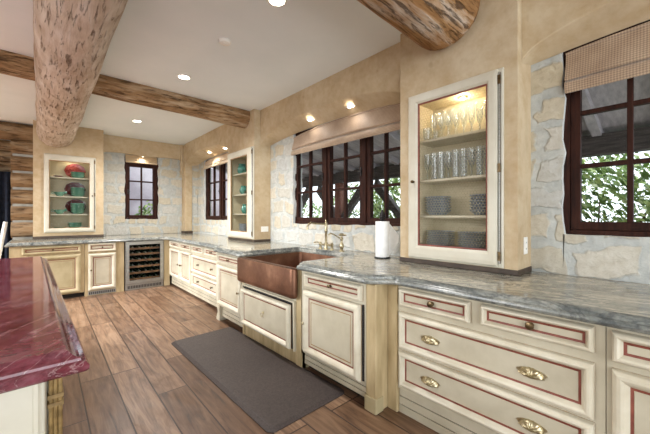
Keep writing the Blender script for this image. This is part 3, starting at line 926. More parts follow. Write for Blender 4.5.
# ------------------------------------------------------------------ worktop
def offset_path(path, wts, o):
    out = []
    n = len(path)
    for i, (x, y) in enumerate(path):
        nx = ny = 0.0; nn = []
        if i > 0:
            dx, dy = x - path[i - 1][0], y - path[i - 1][1]; L = math.hypot(dx, dy); nn.append((dy / L, -dx / L))
        if i < n - 1:
            dx, dy = path[i + 1][0] - x, path[i + 1][1] - y; L = math.hypot(dx, dy); nn.append((dy / L, -dx / L))
        if len(nn) == 2:
            c_ = 1 + nn[0][0] * nn[1][0] + nn[0][1] * nn[1][1]
            nx, ny = (nn[0][0] + nn[1][0]) / c_, (nn[0][1] + nn[1][1]) / c_
        else:
            nx, ny = nn[0]
        out.append((x + nx * o * wts[i], y + ny * o * wts[i]))
    return out
def scurve(x0, y0, x1, y1, n=10):
    return [(x0 + (x1 - x0) * (0.5 - 0.5 * math.cos(PI * i / n)), y0 + (y1 - y0) * i / n) for i in range(n + 1)]
XF, XK = 1.715, 1.580
path = [(-0.42, SY - 0.004), (-0.42, 6.345), (1.66, 6.345), (XF - 0.02, 6.325), (XF, 6.28)]
path += scurve(XF, 3.98, XK, 3.84)
path += [(XK, 3.235), (1.60, 3.195), (1.63, 3.180), (2.37, 3.180), (2.385, 3.165), (2.385, 2.175), (2.37, 2.160), (1.66, 2.160), (1.61, 2.148), (1.585, 2.120), (XK, 2.075)]
path += scurve(XK, 1.40, XF, 1.215)
path += [(XF, -0.8)]
wts = []
for (x, y) in path:
    wts.append(0.25 if 1.65 < x and 2.14 < y < 3.21 else 1.0)
prof = [(-0.030, 0.915), (-0.024, 0.9145), (-0.014, 0.911), (-0.009, 0.904), (-0.008, 0.894), (-0.004, 0.890), (0.007, 0.888), (0.013, 0.882), (0.015, 0.873), (0.011, 0.863), (0.002, 0.857)]
BK = [(SX - 0.004, -0.8), (SX - 0.004, SY - 0.004)]
mb = MB()
lv = [[(x, y, z) for (x, y) in offset_path(path, wts, o_)] + [(x, y, z) for x, y in BK] for (o_, z) in prof]
n = len(lv[0])
mb.loops(lv, M_gran_edge, False, False)
mb.add(lv[0], [tuple(range(n))], M_gran)
mb.add(lv[-1], [tuple(range(n))[::-1]], M_gran_edge)
o = mb.build('worktop', origin=(0, 0, 0.857))
tag(o, 'grey granite worktop with moulded edge running along both walls', 'worktop')

# ------------------------------------------------------------------ copper sink
def rrect(x0, x1, y0, y1, r, ins, z, n=6):
    r = max(0.004, r - ins); pts = []
    x0 += ins; x1 -= ins; y0 += ins; y1 -= ins
    for cx, cy, a0 in ((x1 - r, y1 - r, 0), (x0 + r, y1 - r, PI / 2), (x0 + r, y0 + r, PI), (x1 - r, y0 + r, 1.5 * PI)):
        for i in range(n + 1):
            a = a0 + (PI / 2) * i / n
            pts.append((cx + r * math.cos(a), cy + r * math.sin(a), z))
    return pts
R = lambda ins, z: rrect(1.548, 2.43, 2.142, 3.205, 0.05, ins, z)
t = thing('farmhouse_sink', 'copper apron-front farmhouse sink set into the granite worktop', 'sink', (2.0, 2.67, 0.6))
# the apron reaches to the front; the bowl is hung behind it
def Rz(ins, z, x0=1.548, x1=2.43, y0=2.208, y1=3.167):
    return rrect(x0, x1, y0, y1, 0.04, ins, z)
def body_loop(ins, z, r0=0.045):
    return rrect(1.548, 1.624, 2.150, 3.200, r0, ins, z)
mb = MB()
mb.loops([body_loop(0.028, 0.600), body_loop(0.012, 0.604), body_loop(0.002, 0.618), body_loop(0, 0.650), body_loop(0, 0.846), body_loop(0.003, 0.853), body_loop(0.010, 0.8555)], M_copper)
mb.build('apron', t, smooth=True)
mb = MB()
def BW(ins, z): return rrect(1.615, 2.40, 2.212, 3.163, 0.05, ins, z)
mb.loops([BW(0.03, 0.604), BW(0.0, 0.63), BW(0.0, 0.853), BW(0.004, 0.8555), BW(0.012, 0.8555), BW(0.016, 0.851), BW(0.024, 0.67), BW(0.05, 0.645), BW(0.30, 0.638)], M_copper)
mb.build('bowl', t, smooth=True)
MB().lathe([(0.045, 0.0), (0.045, 0.004), (0.034, 0.005), (0.030, 0.002)], (2.0, 2.69, 0.638), M_bronze, 20).build('drain', t, smooth=True)

# ------------------------------------------------------------------ taps
t = thing('kitchen_faucet', 'antique brass bridge faucet with long spout and two lever handles behind the sink', 'faucet', (2.47, 2.76, 0.915))
x, y, z = 2.47, 2.76, 0.915
mb = MB().lathe([(0.03, 0.0), (0.03, 0.006), (0.022, 0.012), (0.016, 0.03), (0.016, 0.06), (0.022, 0.066), (0.022, 0.074), (0.015, 0.08), (0.014, 0.20), (0.018, 0.205), (0.020, 0.222), (0.0165, 0.23), (0.0165, 0.285), (0.021, 0.29), (0.021, 0.305), (0.012, 0.312), (0.009, 0.322), (0.012, 0.33), (0.006, 0.342)], (x, y, z), M_brass, 18)
mb.build('column', t, smooth=True)
pts = [(x, y, z + 0.295), (x - 0.06, y, z + 0.297), (x - 0.17, y, z + 0.305), (x - 0.225, y, z + 0.312), (x - 0.26, y, z + 0.30), (x - 0.277, y, z + 0.275), (x - 0.28, y, z + 0.235)]
MB().tube(pts, [0.012, 0.0115, 0.011, 0.011, 0.011, 0.011, 0.013], M_brass, 10).build('spout', t, smooth=True)
MB().tube([(x, y - 0.10, z + 0.05), (x, y + 0.10, z + 0.05)], 0.012, M_brass, 10).build('bridge', t, smooth=True)
for s_ in (-1, 1):
    yy = y + s_ * 0.10
    h = MB().lathe([(0.026, 0), (0.026, 0.005), (0.016, 0.012), (0.014, 0.035), (0.019, 0.045), (0.019, 0.062), (0.012, 0.07), (0.008, 0.082)], (x, yy, z), M_brass, 16).build('handle', t, smooth=True)
    MB().tube([(x, yy, z + 0.072), (x - 0.03, yy + s_ * 0.03, z + 0.078), (x - 0.065, yy + s_ * 0.055, z + 0.072)], [0.006, 0.007, 0.009], M_brass, 8).build('lever', h, smooth=True)
t = thing('filter_tap', 'small antique brass tap with turned handle right of the bridge faucet', 'faucet', (2.44, 2.47, 0.915))
x, y = 2.44, 2.47
MB().lathe([(0.030, 0.0), (0.030, 0.005), (0.018, 0.012), (0.014, 0.022), (0.022, 0.036), (0.026, 0.055), (0.024, 0.075), (0.014, 0.095), (0.011, 0.115), (0.018, 0.128), (0.019, 0.142), (0.011, 0.152), (0.010, 0.168), (0.03, 0.172), (0.033, 0.185), (0.024, 0.196), (0.008, 0.200)], (x, y, z), M_brass, 18).build('column', t, smooth=True)
MB().tube([(x, y, z + 0.135), (x - 0.03, y + 0.02, z + 0.155), (x - 0.07, y + 0.05, z + 0.185), (x - 0.10, y + 0.07, z + 0.20), (x - 0.125, y + 0.085, z + 0.185)], 0.0075, M_brass, 8).build('spout', t, smooth=True)
MB().tube([(x - 0.015, y - 0.02, z + 0.178), (x + 0.0, y - 0.07, z + 0.183)], [0.006, 0.009], M_brass, 8).build('lever', t, smooth=True)

# ------------------------------------------------------------------ paper towel
px_, py_ = 2.345, 1.835
t = thing('paper_towel_holder', 'black iron paper towel holder with cone finial beside the plate cabinet', 'towel holder', (px_, py_, 0.915))
MB().lathe([(0.075, 0.0), (0.076, 0.006), (0.07, 0.010), (0.015, 0.012)], (px_, py_, 0.915), M_black, 24).build('base_plate', t, smooth=True)
MB().lathe([(0.007, 0.010), (0.007, 0.345)], (px_, py_, 0.915), M_black, 10).build('rod', t)
pf = [(0.007, 0.342), (0.026, 0.348), (0.016, 0.358)]
for i in range(5):
    r = (0.034, 0.036, 0.030, 0.022, 0.013)[i]; h = 0.362 + i * 0.017
    pf += [(r, h), (r * 0.72, h + 0.013)]
pf += [(0.003, 0.452)]
MB().lathe(pf, (px_, py_, 0.915), M_black, 12).build('cone_finial', t)
mb = MB().lathe([(0.02, 0.013), (0.062, 0.013), (0.064, 0.016), (0.064, 0.338), (0.062, 0.341), (0.02, 0.341)], (px_, py_, 0.915), M_paper, 28, closed=True)
o = mb.build('paper_towel_roll', smooth=True)
tag(o, 'white paper towel roll standing on the black iron holder', 'paper towel')
mb = MB()
rings = []
for i in range(9):
    s_ = i / 8
    a = -0.75 - 0.3 * s_
    bx, by = px_ + 0.064 * math.cos(-0.75), py_ + 0.064 * math.sin(-0.75)
    x = bx + 0.095 * s_ * 0.75; y = by - 0.095 * s_ * 0.55
    zc = 0.915 + 0.175
    hh = 0.150 - 0.11 * s_
    rings.append([(x, y, zc - hh + 0.01 * s_), (x + 0.002, y + 0.002, zc - hh + 0.01 * s_), (x + 0.002, y + 0.002, zc + hh), (x, y, zc + hh)])
mb.loops(rings, M_paper)
mb.build('loose_sheet', o)

# ------------------------------------------------------------------ glass-fronted wall cabinets
def glass_cabinet(label, mp, outer, glass_r, niche, depth, shelves, base, lining, hinge_at, wire=False, knob_at=None):
    a0, a1, b0, b1 = outer; g0, g1, h0, h1 = glass_r; n0, n1, m0, m1 = niche
    t = thing('glass_cabinet', label, 'cabinet', mp((a0 + a1) / 2, b0, 0.0), 'glass-fronted wall cabinets')
    e = 0.012
    mb = MB()
    i0, i1, j0, j1 = n0 + 0.002, n1 - 0.002, m0 + 0.002, m1 - 0.002
    mb.mbox(mp, i0, i0 + e, j0, j1, -depth, -0.001, lining); mb.mbox(mp, i1 - e, i1, j0, j1, -depth, -0.001, lining)
    mb.mbox(mp, i0 + e, i1 - e, j0, j0 + e + (base - j0 - e), -depth, -0.001, lining); mb.mbox(mp, i0 + e, i1 - e, j1 - e, j1, -depth, -0.001, lining)
    mb.mbox(mp, i0 + e, i1 - e, base, j1 - e, -depth, -depth + 0.008, lining)
    mb.build('cabinet_box', t)
    for z in shelves:
        MB().mbox(mp, i0 + e, i1 - e, z - 0.020, z, -depth + 0.008, -0.022, M_cream).build('shelf', t, bevel=0.003)
    # fixed frame against the plaster, then the moulded door
    def ringm(nm, par, r0, r1, prof_, mats):
        A0, A1, B0, B1 = r0; G0, G1, H0, H1 = r1
        def rr(f, n): return [mp(A0 + (G0 - A0) * f, B0 + (H0 - B0) * f, n), mp(A1 + (G1 - A1) * f, B0 + (H0 - B0) * f, n), mp(A1 + (G1 - A1) * f, B1 + (H1 - B1) * f, n), mp(A0 + (G0 - A0) * f, B1 + (H1 - B1) * f, n)]
        q_ = MB(); q_.loops([rr(f, n) for f, n in prof_], mats, False, False)
        return q_.build(nm, par)
    ringm('face_frame', t, outer, (n0 + 0.02, n1 - 0.02, m0 + 0.02, m1 - 0.02), [(0, 0.001), (0, 0.016), (0.06, 0.020), (1, 0.020), (1, 0.001), (0, 0.001)], M_cream2)
    hw = 0.03
    dr = (a0 + (hw if hinge_at == 0 else 0.006), a1 - (hw if hinge_at == 1 else 0.006), b0 + 0.012, b1 - 0.008)
    d = ringm('door', t, dr, glass_r, [(0, 0.021), (0, 0.034), (0.05, 0.042), (0.3, 0.046), (0.7, 0.046), (0.8, 0.040), (0.88, 0.034), (1.0, 0.032), (1.0, 0.021), (0, 0.021)], [M_cream2] * 6 + [M_redline if wire else M_brownline, M_redline if wire else M_brownline, M_cream2])
    if wire:
        q_ = MB()
        s_ = 0.0125; hx = s_ * math.sqrt(3); hy = s_ * 1.5
        rows = int((h1 - h0) / hy) + 1; cols = int((g1 - g0) / hx) + 1
        for r_ in range(rows):
            for c_ in range(cols):
                cx = g0 + c_ * hx + (hx / 2 if r_ % 2 else 0); cy = h0 + r_ * hy
                if cx > g1 or cy > h1 - s_: continue
                P3 = [(cx, cy + s_), (cx + hx / 2, cy + s_ / 2), (cx + hx / 2, cy - s_ / 2), (cx, cy - s_)]
                for (p, q2) in ((P3[0], P3[1]), (P3[1], P3[2]), (P3[2], P3[3])):
                    if max(p[0], q2[0]) > g1 + 0.004 or min(p[1], q2[1]) < h0 - 0.004: continue
                    dx, dy = q2[0] - p[0], q2[1] - p[1]; L = math.hypot(dx, dy); wx, wy = -dy / L * 0.0009, dx / L * 0.0009
                    q_.add([mp(p[0] + wx, p[1] + wy, 0.026), mp(p[0] - wx, p[1] - wy, 0.026), mp(q2[0] - wx, q2[1] - wy, 0.026), mp(q2[0] + wx, q2[1] + wy, 0.026), mp(p[0], p[1], 0.0268), mp(q2[0], q2[1], 0.0268)], [(0, 3, 2, 1), (0, 4, 5, 3), (1, 2, 5, 4)], M_brass)
        q_.build('wire_mesh', d, weld=False)
    else:
        MB().mbox(mp, g0 - 0.004, g1 + 0.004, h0 - 0.004, h1 + 0.004, 0.024, 0.028, M_pane).build('glass_pane', d)
    if knob_at:
        knob(d, mp, knob_at[0], knob_at[1], 0.045, M_bronze, 0.013)
    ha = (a0 + 0.020) if hinge_at == 0 else (a1 - 0.020)
    q_ = MB(); q_.mbox(mp, ha - 0.006, ha + 0.006, b0 + 0.03, b1 - 0.03, 0.020, 0.024, M_base)
    q_.tube([mp(ha, b0 + 0.03, 0.030), mp(ha, b1 - 0.03, 0.030)], 0.006, M_steel, 8)
    for f in (0.06, 0.5, 0.94):
        zz = b0 + (b1 - b0) * f
        q_.mbox(mp, ha - 0.009, ha + 0.009, zz - 0.03, zz + 0.03, 0.024, 0.038, M_bronze)
    q_.build('hinge_rod', t)
    return t
SH = [1.31, 1.60, 1.925]
gcR = glass_cabinet('cream wire-fronted wall cabinet of glasses and blue plates, right of the sink', S(TX), (0.78, 1.507, 0.957, 2.300), (0.885, 1.402, 1.080, 2.205), NI_R, 0.262, SH, 1.062, M_inside, 0, True, (1.445, 1.585))
gcL = glass_cabinet('narrow-looking cream glass cabinet of green pottery on the wall left of the sink', S(TX), (4.148, 4.985, 0.962, 2.330), (4.330, 4.862, 1.068, 2.215), NI_L, 0.262, [1.34, 1.65, 1.98], 1.05, M_inside, 0, False, (4.30, 1.66))
gcB = glass_cabinet('cream glass cabinet of green and red dishes on the back wall', B(TY), (-0.014, 0.690, 1.018, 2.350), (0.057, 0.591, 1.100, 2.232), NI_B, 0.30, [1.336, 1.644, 1.975], 1.085, M_inside, 1, False, (0.635, 1.66))
def puck(label, loc, par, power, col=(1, 0.82, 0.55)):
    t = thing('cabinet_light', label, 'light', loc)
    MB().lathe([(0.032, 0.0), (0.032, -0.010), (0.024, -0.012)], loc, M_brass, 18).build('housing', t, smooth=True)
    MB().lathe([(0.022, -0.012), (0.018, -0.016)], loc, M_lamp, 16).build('lens', t)
    d = bpy.data.lights.new('cabinet_lamp', 'POINT'); d.energy = power; d.color = col; d.shadow_soft_size = 0.02
    o = bpy.data.objects.new('cabinet_lamp', d); COL.objects.link(o); o.parent = t; o.location = (0, 0, -0.04)
puck('small lit puck light in the top of the wire-fronted glass cabinet', (2.43, 1.12, 2.231), gcR, 1.6)
puck('small lit puck light in the top of the back wall cabinet', (0.36, 7.22, 2.286), gcB, 0.5)

# crockery
def plate_mesh(name, r, h, mat, depth=None):
    d = depth or h
    return MB().lathe([(r * 0.55, 0.0), (r * 0.60, 0.001), (r * 0.72, d * 0.30), (r, d), (r * 0.995, d + 0.003), (r * 0.70, d * 0.30 + 0.004), (r * 0.56, 0.004), (0.001, 0.004)], (0, 0, 0), mat, 28).build(name, origin=(0, 0, 0), smooth=True)
def stack(src, cx, cy, z, n, dz, lab, cat, group):
    """lab: text after the ordinal"""
    global USED
    for i in range(n):
        o = src if src.name not in USED else src.copy()
        if src.name in USED: COL.objects.link(o)
        USED.add(src.name)
        o.location = (cx + random.uniform(-1, 1) * 0.0015, cy + random.uniform(-1, 1) * 0.0015, z + i * dz)
        pos_ = 'topmost' if i == n - 1 else ('bottom' if i == 0 else '%s from bottom' % ORD[i])
        tag(o, '%s, %s' % (lab, pos_ + ' of its stack'), cat, group)
USED = set()
bz = 1.0625
PX = 2.425
pb = plate_mesh('bowl', 0.104, 0.040, M_blue)
stack(pb, PX, 1.325, SH[0] + 0.001, 6, 0.022, 'blue-grey bowl, left, second shelf up of wire-fronted cabinet', 'bowl', 'stacked blue-grey bowls')
stack(pb, PX, 0.955, SH[0] + 0.001, 6, 0.022, 'blue-grey bowl, right, second shelf up of wire-fronted cabinet', 'bowl', 'stacked blue-grey bowls')
pp = plate_mesh('dinner_plate', 0.112, 0.017, M_blue)
stack(pp, PX, 1.305, bz, 8, 0.0145, 'blue-grey plate, left, floor of wire-fronted cabinet', 'plate', 'stacked blue-grey plates')
stack(pp, PX, 1.035, bz, 8, 0.0145, 'blue-grey plate, right, floor of wire-fronted cabinet', 'plate', 'stacked blue-grey plates')

def tumbler(h, r):
    return MB().lathe([(r * 0.78, 0), (r * 0.82, 0.004), (r, h), (r * 0.94, h), (r * 0.76, 0.012), (0.001, 0.012)], (0, 0, 0), M_clear, 18).build('tumbler', origin=(0, 0, 0), smooth=True)
def goblet(h, r):
    return MB().lathe([(r * 0.8, 0), (r * 0.8, 0.003), (0.006, 0.010), (0.005, h * 0.38), (r * 0.55, h * 0.44), (r * 0.95, h * 0.62), (r, h), (r * 0.95, h), (r * 0.89, h * 0.63), (r * 0.5, h * 0.47), (0.001, h * 0.45)], (0, 0, 0), M_clear, 18).build('goblet', origin=(0, 0, 0), smooth=True)
def put(src, loc, label, cat, group):
    o = src
    if src.name in USED:
        o = src.copy(); COL.objects.link(o)
    USED.add(src.name)
    o.location = loc
    return tag(o, label, cat, group)
tb = tumbler(0.215, 0.028); gb = goblet(0.21, 0.027); tb2 = tumbler(0.10, 0.036)
for row, (xx, wd) in enumerate(((2.365, 'front'), (2.465, 'rear'))):
    for i in range(9):
        yy = 1.385 - i * 0.060 - (0.02 if row else 0)
        put(tb if (i + row) % 3 else gb, (xx, yy, SH[1] + 0.001), '%s clear glass from left in %s row, middle shelf of wire-fronted cabinet' % (ORD[i], wd), 'drinking glass', 'clear glasses on the middle shelf')
        put(tb2 if i == 0 else gb, (xx, yy, SH[2] + 0.001), '%s stemmed glass from left in %s row on lit top shelf' % (ORD[i], wd) if i else 'short clear glass at left end of %s row on lit top shelf' % wd, 'drinking glass', 'clear glasses on the lit top shelf')

# green pottery, left cabinet
def jug(label, loc, h, r, mat):
    t = thing('jug', label, 'jug', loc)
    x, y, z = loc
    MB().lathe([(r * 0.6, 0), (r * 0.65, 0.005), (r * 0.95, h * 0.3), (r, h * 0.5), (r * 0.8, h * 0.75), (r * 0.62, h * 0.85), (r * 0.75, h), (r * 0.68, h), (r * 0.55, h * 0.85), (r * 0.7, h * 0.6), (0.001, h * 0.2)], loc, mat, 20).build('jug_body', t, smooth=True)
    MB().tube([(x, y - r * 0.6, z + h * 0.92), (x, y - r * 1.3, z + h * 0.85), (x, y - r * 1.45, z + h * 0.6), (x, y - r * 0.95, z + h * 0.35)], r * 0.11, mat, 8).build('handle', t, smooth=True)
    MB().tube([(x, y + r * 0.5, z + h * 0.84), (x, y + r * 1.0, z + h * 0.93), (x, y + r * 1.3, z + h * 1.0)], [r * 0.34, r * 0.22, r * 0.14], mat, 8).build('spout', t, smooth=True)
    return t
jug('dark green jug on the top shelf of the cabinet left of the sink', (2.42, 4.78, 1.981), 0.17, 0.075, M_teal)
jug('dark green jug on the second shelf of the cabinet left of the sink', (2.42, 4.71, 1.651), 0.14, 0.07, M_teal)
jug('dark green jug on the third shelf of the cabinet left of the sink', (2.42, 4.66, 1.341), 0.15, 0.068, M_teal)
gbw = plate_mesh('bowl', 0.095, 0.045, M_blue2)
stack(gbw, 2.42, 4.68, 1.051, 4, 0.026, 'pale grey bowl, floor of cabinet left of sink', 'bowl', 'stacked grey bowls')

# red and green dishes, back cabinet
YC = 7.20
def handled_bowl(label, loc, r, h, mat):
    t = thing('serving_bowl', label, 'bowl', loc)
    MB().lathe([(r * 0.45, 0), (r * 0.5, 0.005), (r * 0.85, h * 0.5), (r, h), (r * 0.93, h), (r * 0.75, h * 0.5), (0.001, h * 0.18)], loc, mat, 22).build('bowl_body', t, smooth=True)
    x, y, z = loc
    MB().tube([(x - r * 0.9, y, z + h * 0.85), (x - r * 1.35, y, z + h * 1.05), (x - r * 1.45, y, z + h * 0.7), (x - r * 0.85, y, z + h * 0.5)], 0.007, mat, 8).build('handle', t, smooth=True)
    MB().tube([(x + r * 0.85, y, z + h * 0.75), (x + r * 1.2, y, z + h * 1.0), (x + r * 1.3, y, z + h * 1.05)], [0.024, 0.018, 0.012], mat, 8).build('pouring_lip', t, smooth=True)
handled_bowl('pale green sauce boat at left of the second shelf in the back cabinet', (0.19, YC - 0.02, 1.645), 0.075, 0.075, M_tealp)
handled_bowl('pale green sauce boat at left of the third shelf in the back cabinet', (0.19, YC - 0.02, 1.337), 0.075, 0.075, M_tealp)
def standing_plate(label, cx, z, r, mat, yb=7.325):
    mb = MB(); rings = []
    tilt = 0.12
    prof_ = [(r * 0.62, 0.004), (r, -0.010), (r, -0.014), (r * 0.6, -0.004), (r * 0.58, 0.0)]
    seg = 36
    for (q_, n_) in prof_:
        ring = []
        for k_ in range(seg):
            a = 2 * PI * k_ / seg
            qq = q_ * (1 + (0.035 * math.cos(10 * a) if q_ > r * 0.9 else 0))
            lx, lz = qq * math.cos(a) * 1.15, qq * math.sin(a)
            ring.append((cx + lx, yb - 0.04 + n_ - (r - lz) * tilt * 0.5 + 0.03, z + r + lz))
        rings.append(ring)
    mb.loops(rings, mat, True, True)
    o = mb.build('platter', smooth=True)
    return tag(o, label, 'platter', 'platters leaning in the back cabinet')
standing_plate('red patterned platter leaning on the top shelf of the back cabinet', 0.41, 1.985, 0.132, M_redp)
standing_plate('dark red platter leaning on the second shelf of the back cabinet', 0.41, 1.654, 0.130, M_dred)
standing_plate('dark red platter leaning on the third shelf of the back cabinet', 0.42, 1.345, 0.130, M_dred)
tb_ = plate_mesh('bowl', 0.105, 0.045, M_tealp)
stack(tb_, 0.44, 7.175, 1.976, 3, 0.028, 'pale green bowl, top shelf of back cabinet', 'bowl', 'stacked green bowls')
stack(tb_, 0.44, 7.175, 1.645, 5, 0.028, 'pale green bowl, second shelf of back cabinet', 'bowl', 'stacked green bowls')
stack(tb_, 0.44, 7.175, 1.337, 6, 0.028, 'pale green bowl, third shelf of back cabinet', 'bowl', 'stacked green bowls')
stack(tb_, 0.40, 7.19, 1.086, 3, 0.025, 'pale green bowl, floor of back cabinet', 'bowl', 'stacked green bowls')
sd = plate_mesh('dish', 0.07, 0.022, M_dred)
put(sd, (0.17, YC, 1.976), 'small dark red dish at left of the top shelf in the back cabinet', 'dish', None)
sd2 = plate_mesh('dish', 0.085, 0.018, M_tealp)
put(sd2, (0.19, YC, 1.086), 'low pale green dish at left on the floor of the back cabinet', 'dish', None)

# ------------------------------------------------------------------ outlets
def outlet(label, x, y, z):
    """on a tower cheek facing the viewer (-Y)"""
    t = thing('power_outlet', label, 'outlet', (x, y, z))
    mp = B(y)
    MB().mbox(mp, x - 0.036, x + 0.036, z - 0.058, z + 0.058, 0.001, 0.006, M_white).build('cover_plate', t, bevel=0.002)
    for dz in (-0.021, 0.021):
        s_ = MB().mbox(mp, x - 0.016, x + 0.016, z + dz - 0.015, z + dz + 0.015, 0.006, 0.0085, M_white).build('socket', t, bevel=0.002)
        MB().mbox(mp, x - 0.008, x - 0.005, z + dz - 0.006, z + dz + 0.006, 0.0085, 0.009, M_black).mbox(mp, x + 0.005, x + 0.008, z + dz - 0.006, z + dz + 0.006, 0.0085, 0.009, M_black).build('slots', s_)
outlet('white power outlet on the plaster beside the wire-fronted cabinet at right', 2.45, 0.70, 1.105)
def outlet_wide(label, x, y, z):
    t = thing('power_outlet', label, 'outlet', (x, y, z))
    mp = B(y)
    MB().mbox(mp, x - 0.062, x + 0.062, z - 0.04, z + 0.04, 0.001, 0.006, M_white).build('cover_plate', t, bevel=0.002)
    for da in (-0.026, 0.026):
        MB().mbox(mp, x + da - 0.018, x + da + 0.018, z - 0.02, z + 0.02, 0.006, 0.0085, M_white).build('socket', t, bevel=0.002)
outlet_wide('white power outlet on the plaster left of the copper sink', 2.475, 4.155, 1.105)

# ------------------------------------------------------------------ island
def quad_levels(c, o_):
    """c: nr, fr, fl, nl corners in order; outward offset"""
    cx = sum(p[0] for p in c) / 4; cy = sum(p[1] for p in c) / 4
    return [(p[0] + (o_ if p[0] > cx else -o_), p[1] + (o_ if p[1] > cy else -o_)) for p in c]
t = thing('kitchen_island', 'cream kitchen island with polished red granite top in the left foreground', 'kitchen island', (-0.7, 2.6, 0))
LIP = [(0.097, 1.135), (0.018, 4.12), (-1.62, 4.09), (-1.60, 1.10)]
prof = [(-0.055, 0.920), (-0.050, 0.919), (-0.044, 0.914), (-0.036, 0.905), (-0.028, 0.900), (-0.020, 0.897), (-0.018, 0.890), (-0.006, 0.886), (0.0, 0.878), (-0.001, 0.866), (-0.008, 0.859), (-0.03, 0.857)]
mb = MB(); mb.loops([[(x, y, z) for x, y in quad_levels(LIP, o_)] for o_, z in prof], M_red)
mb.build('stone_top', t)
BD = [(0.040, 1.262), (-0.035, 4.0), (-1.50, 3.97), (-1.48, 1.232)]
mb = MB(); mb.loops([[(x, y, z) for x, y in quad_levels(BD, -0.012)] for z in (0.09, 0.857)], M_cream)
mb.loops([[(x, y, z) for x, y in quad_levels(BD, -0.06)] for z in (0.0, 0.09)], M_dark)
mb.build('island_body', t)
# framed end panel facing the viewer, and a reeded gold corner post
mpI = B(1.268)
panel_front('end_panel', t, mpI, -1.36, 0.005, 0.10, 0.855, 0.02, M_cream2, line=M_cream2)
mb = MB()
for (dx, dy) in ((0.0, 0.0), (0.011, 0.0), (0.022, 0.0), (0.022, 0.011), (0.022, 0.022)):
    mb.lathe([(0.0055, 0.10), (0.0055, 0.83)], (0.013 + dx, 1.2555 + dy, 0), M_gold, 8)
mb.box(0.008, 0.032, 1.258, 1.285, 0.09, 0.857, M_gold)
for z in (0.10, 0.735, 0.76, 0.83):
    mb.box(0.005, 0.043, 1.247, 1.285, z, z + 0.012, M_gold)
mb.build('corner_post', t, smooth=False)

# ------------------------------------------------------------------ floor mat
cx, cy = 1.315, 2.56
ang = 0.022
def rot(p):
    c_, s_ = math.cos(ang), math.sin(ang)
    return (cx + p[0] * c_ - p[1] * s_, cy + p[0] * s_ + p[1] * c_)
def ML(ins, z):
    pts = rrect(-0.335, 0.335, -0.935, 0.925, 0.05, ins, z)
    return [rot(p) + (z,) for p in pts]
mb = MB(); mb.loops([ML(0.0, 0.001), ML(0.0, 0.005), ML(0.028, 0.019), ML(0.034, 0.020)], M_mat)
o = mb.build('floor_mat', smooth=False)
tag(o, 'dark brown anti-fatigue mat on the plank floor in front of the sink', 'mat')

# ------------------------------------------------------------------ lamps
def downlight(label, x, y, z, power, group, r=0.075, col=(1, 0.98, 0.95)):
    t = thing('recessed_downlight', label, 'ceiling light', (x, y, z), group)
    MB().lathe([(r, 0.0), (r, -0.004), (r * 0.9, -0.008), (r * 0.76, -0.006), (r * 0.74, 0.0)], (x, y, z), M_white, 28, closed=True).build('trim_ring', t, smooth=True)
    MB().lathe([(r * 0.73, -0.001), (r * 0.70, -0.004), (0.001, -0.0045)], (x, y, z), M_lamp, 24).build('lens', t)
    d = bpy.data.lights.new('downlight_lamp', 'SPOT'); d.energy = power; d.color = col
    d.spot_size = 2.75; d.spot_blend = 0.8; d.shadow_soft_size = 0.06
    o = bpy.data.objects.new('downlight_lamp', d); COL.objects.link(o); o.parent = t; o.location = (0, 0, -0.02)
G = 'recessed lights in the ceiling'
downlight('recessed ceiling light above the floor between the two crossing logs and the sink', 1.178, 3.731, CEIL, 128, G)
downlight('recessed ceiling light beyond the brown crossing log, nearest the back wall', 1.142, 5.987, CEIL, 130, G)
downlight('recessed ceiling light cut by the top edge of the photo', 1.263, 1.948, CEIL, 36, G)
G2 = 'recessed lights in the window arches'
def soff(x, yc, w, y, xf, spring, rise, back=2.375):
    s_ = abs(y - yc) / w
    zf = spring + rise * (1 - s_ ** 2.2) ** 0.5; zb = back + 0.075 * (1 - s_ ** 2.4)
    return zf + (zb - zf) * (0.04 + 0.96 * (x - xf - 0.010) / (SX - 0.003 - xf - 0.010)) - 0.004
downlight('left recessed light in the arch above the sink window', 2.49, 3.06, soff(2.49, 2.88, 1.273, 3.06, 2.40, 2.33, 0.245), 1.6, G2, 0.06)
downlight('right recessed light in the arch above the sink window', 2.49, 2.37, soff(2.49, 2.88, 1.273, 2.37, 2.40, 2.33, 0.245), 1.6, G2, 0.06)
downlight('left recessed light in the arch above the far window', 2.44, 6.17, soff(2.44, 6.126, 1.094, 6.17, 2.301, 2.38, 0.235, 2.44), 8, G2, 0.055)
downlight('right recessed light in the arch above the far window', 2.44, 5.45, soff(2.44, 6.126, 1.094, 5.45, 2.301, 2.38, 0.235, 2.44), 8, G2, 0.055)
downlight('tiny recessed light in the head of the back wall window', 1.52, SY - 0.034, 2.5495 + 0.012 * math.sin(9 * (1.52 - 0.9) / 1.32) - 0.001, 3, G2, 0.024)
# smoke detector
t = thing('smoke_detector', 'small round white smoke detector on the ceiling', 'smoke detector', (1.21, 2.716, CEIL))
MB().lathe([(0.055, 0), (0.055, -0.008), (0.048, -0.022), (0.02, -0.026)], (1.21, 2.716, CEIL), M_white, 24).build('detector_body', t, smooth=True)
MB().lathe([(0.016, -0.025), (0.014, -0.029)], (1.21, 2.716, CEIL), M_white, 14).build('test_button', t)

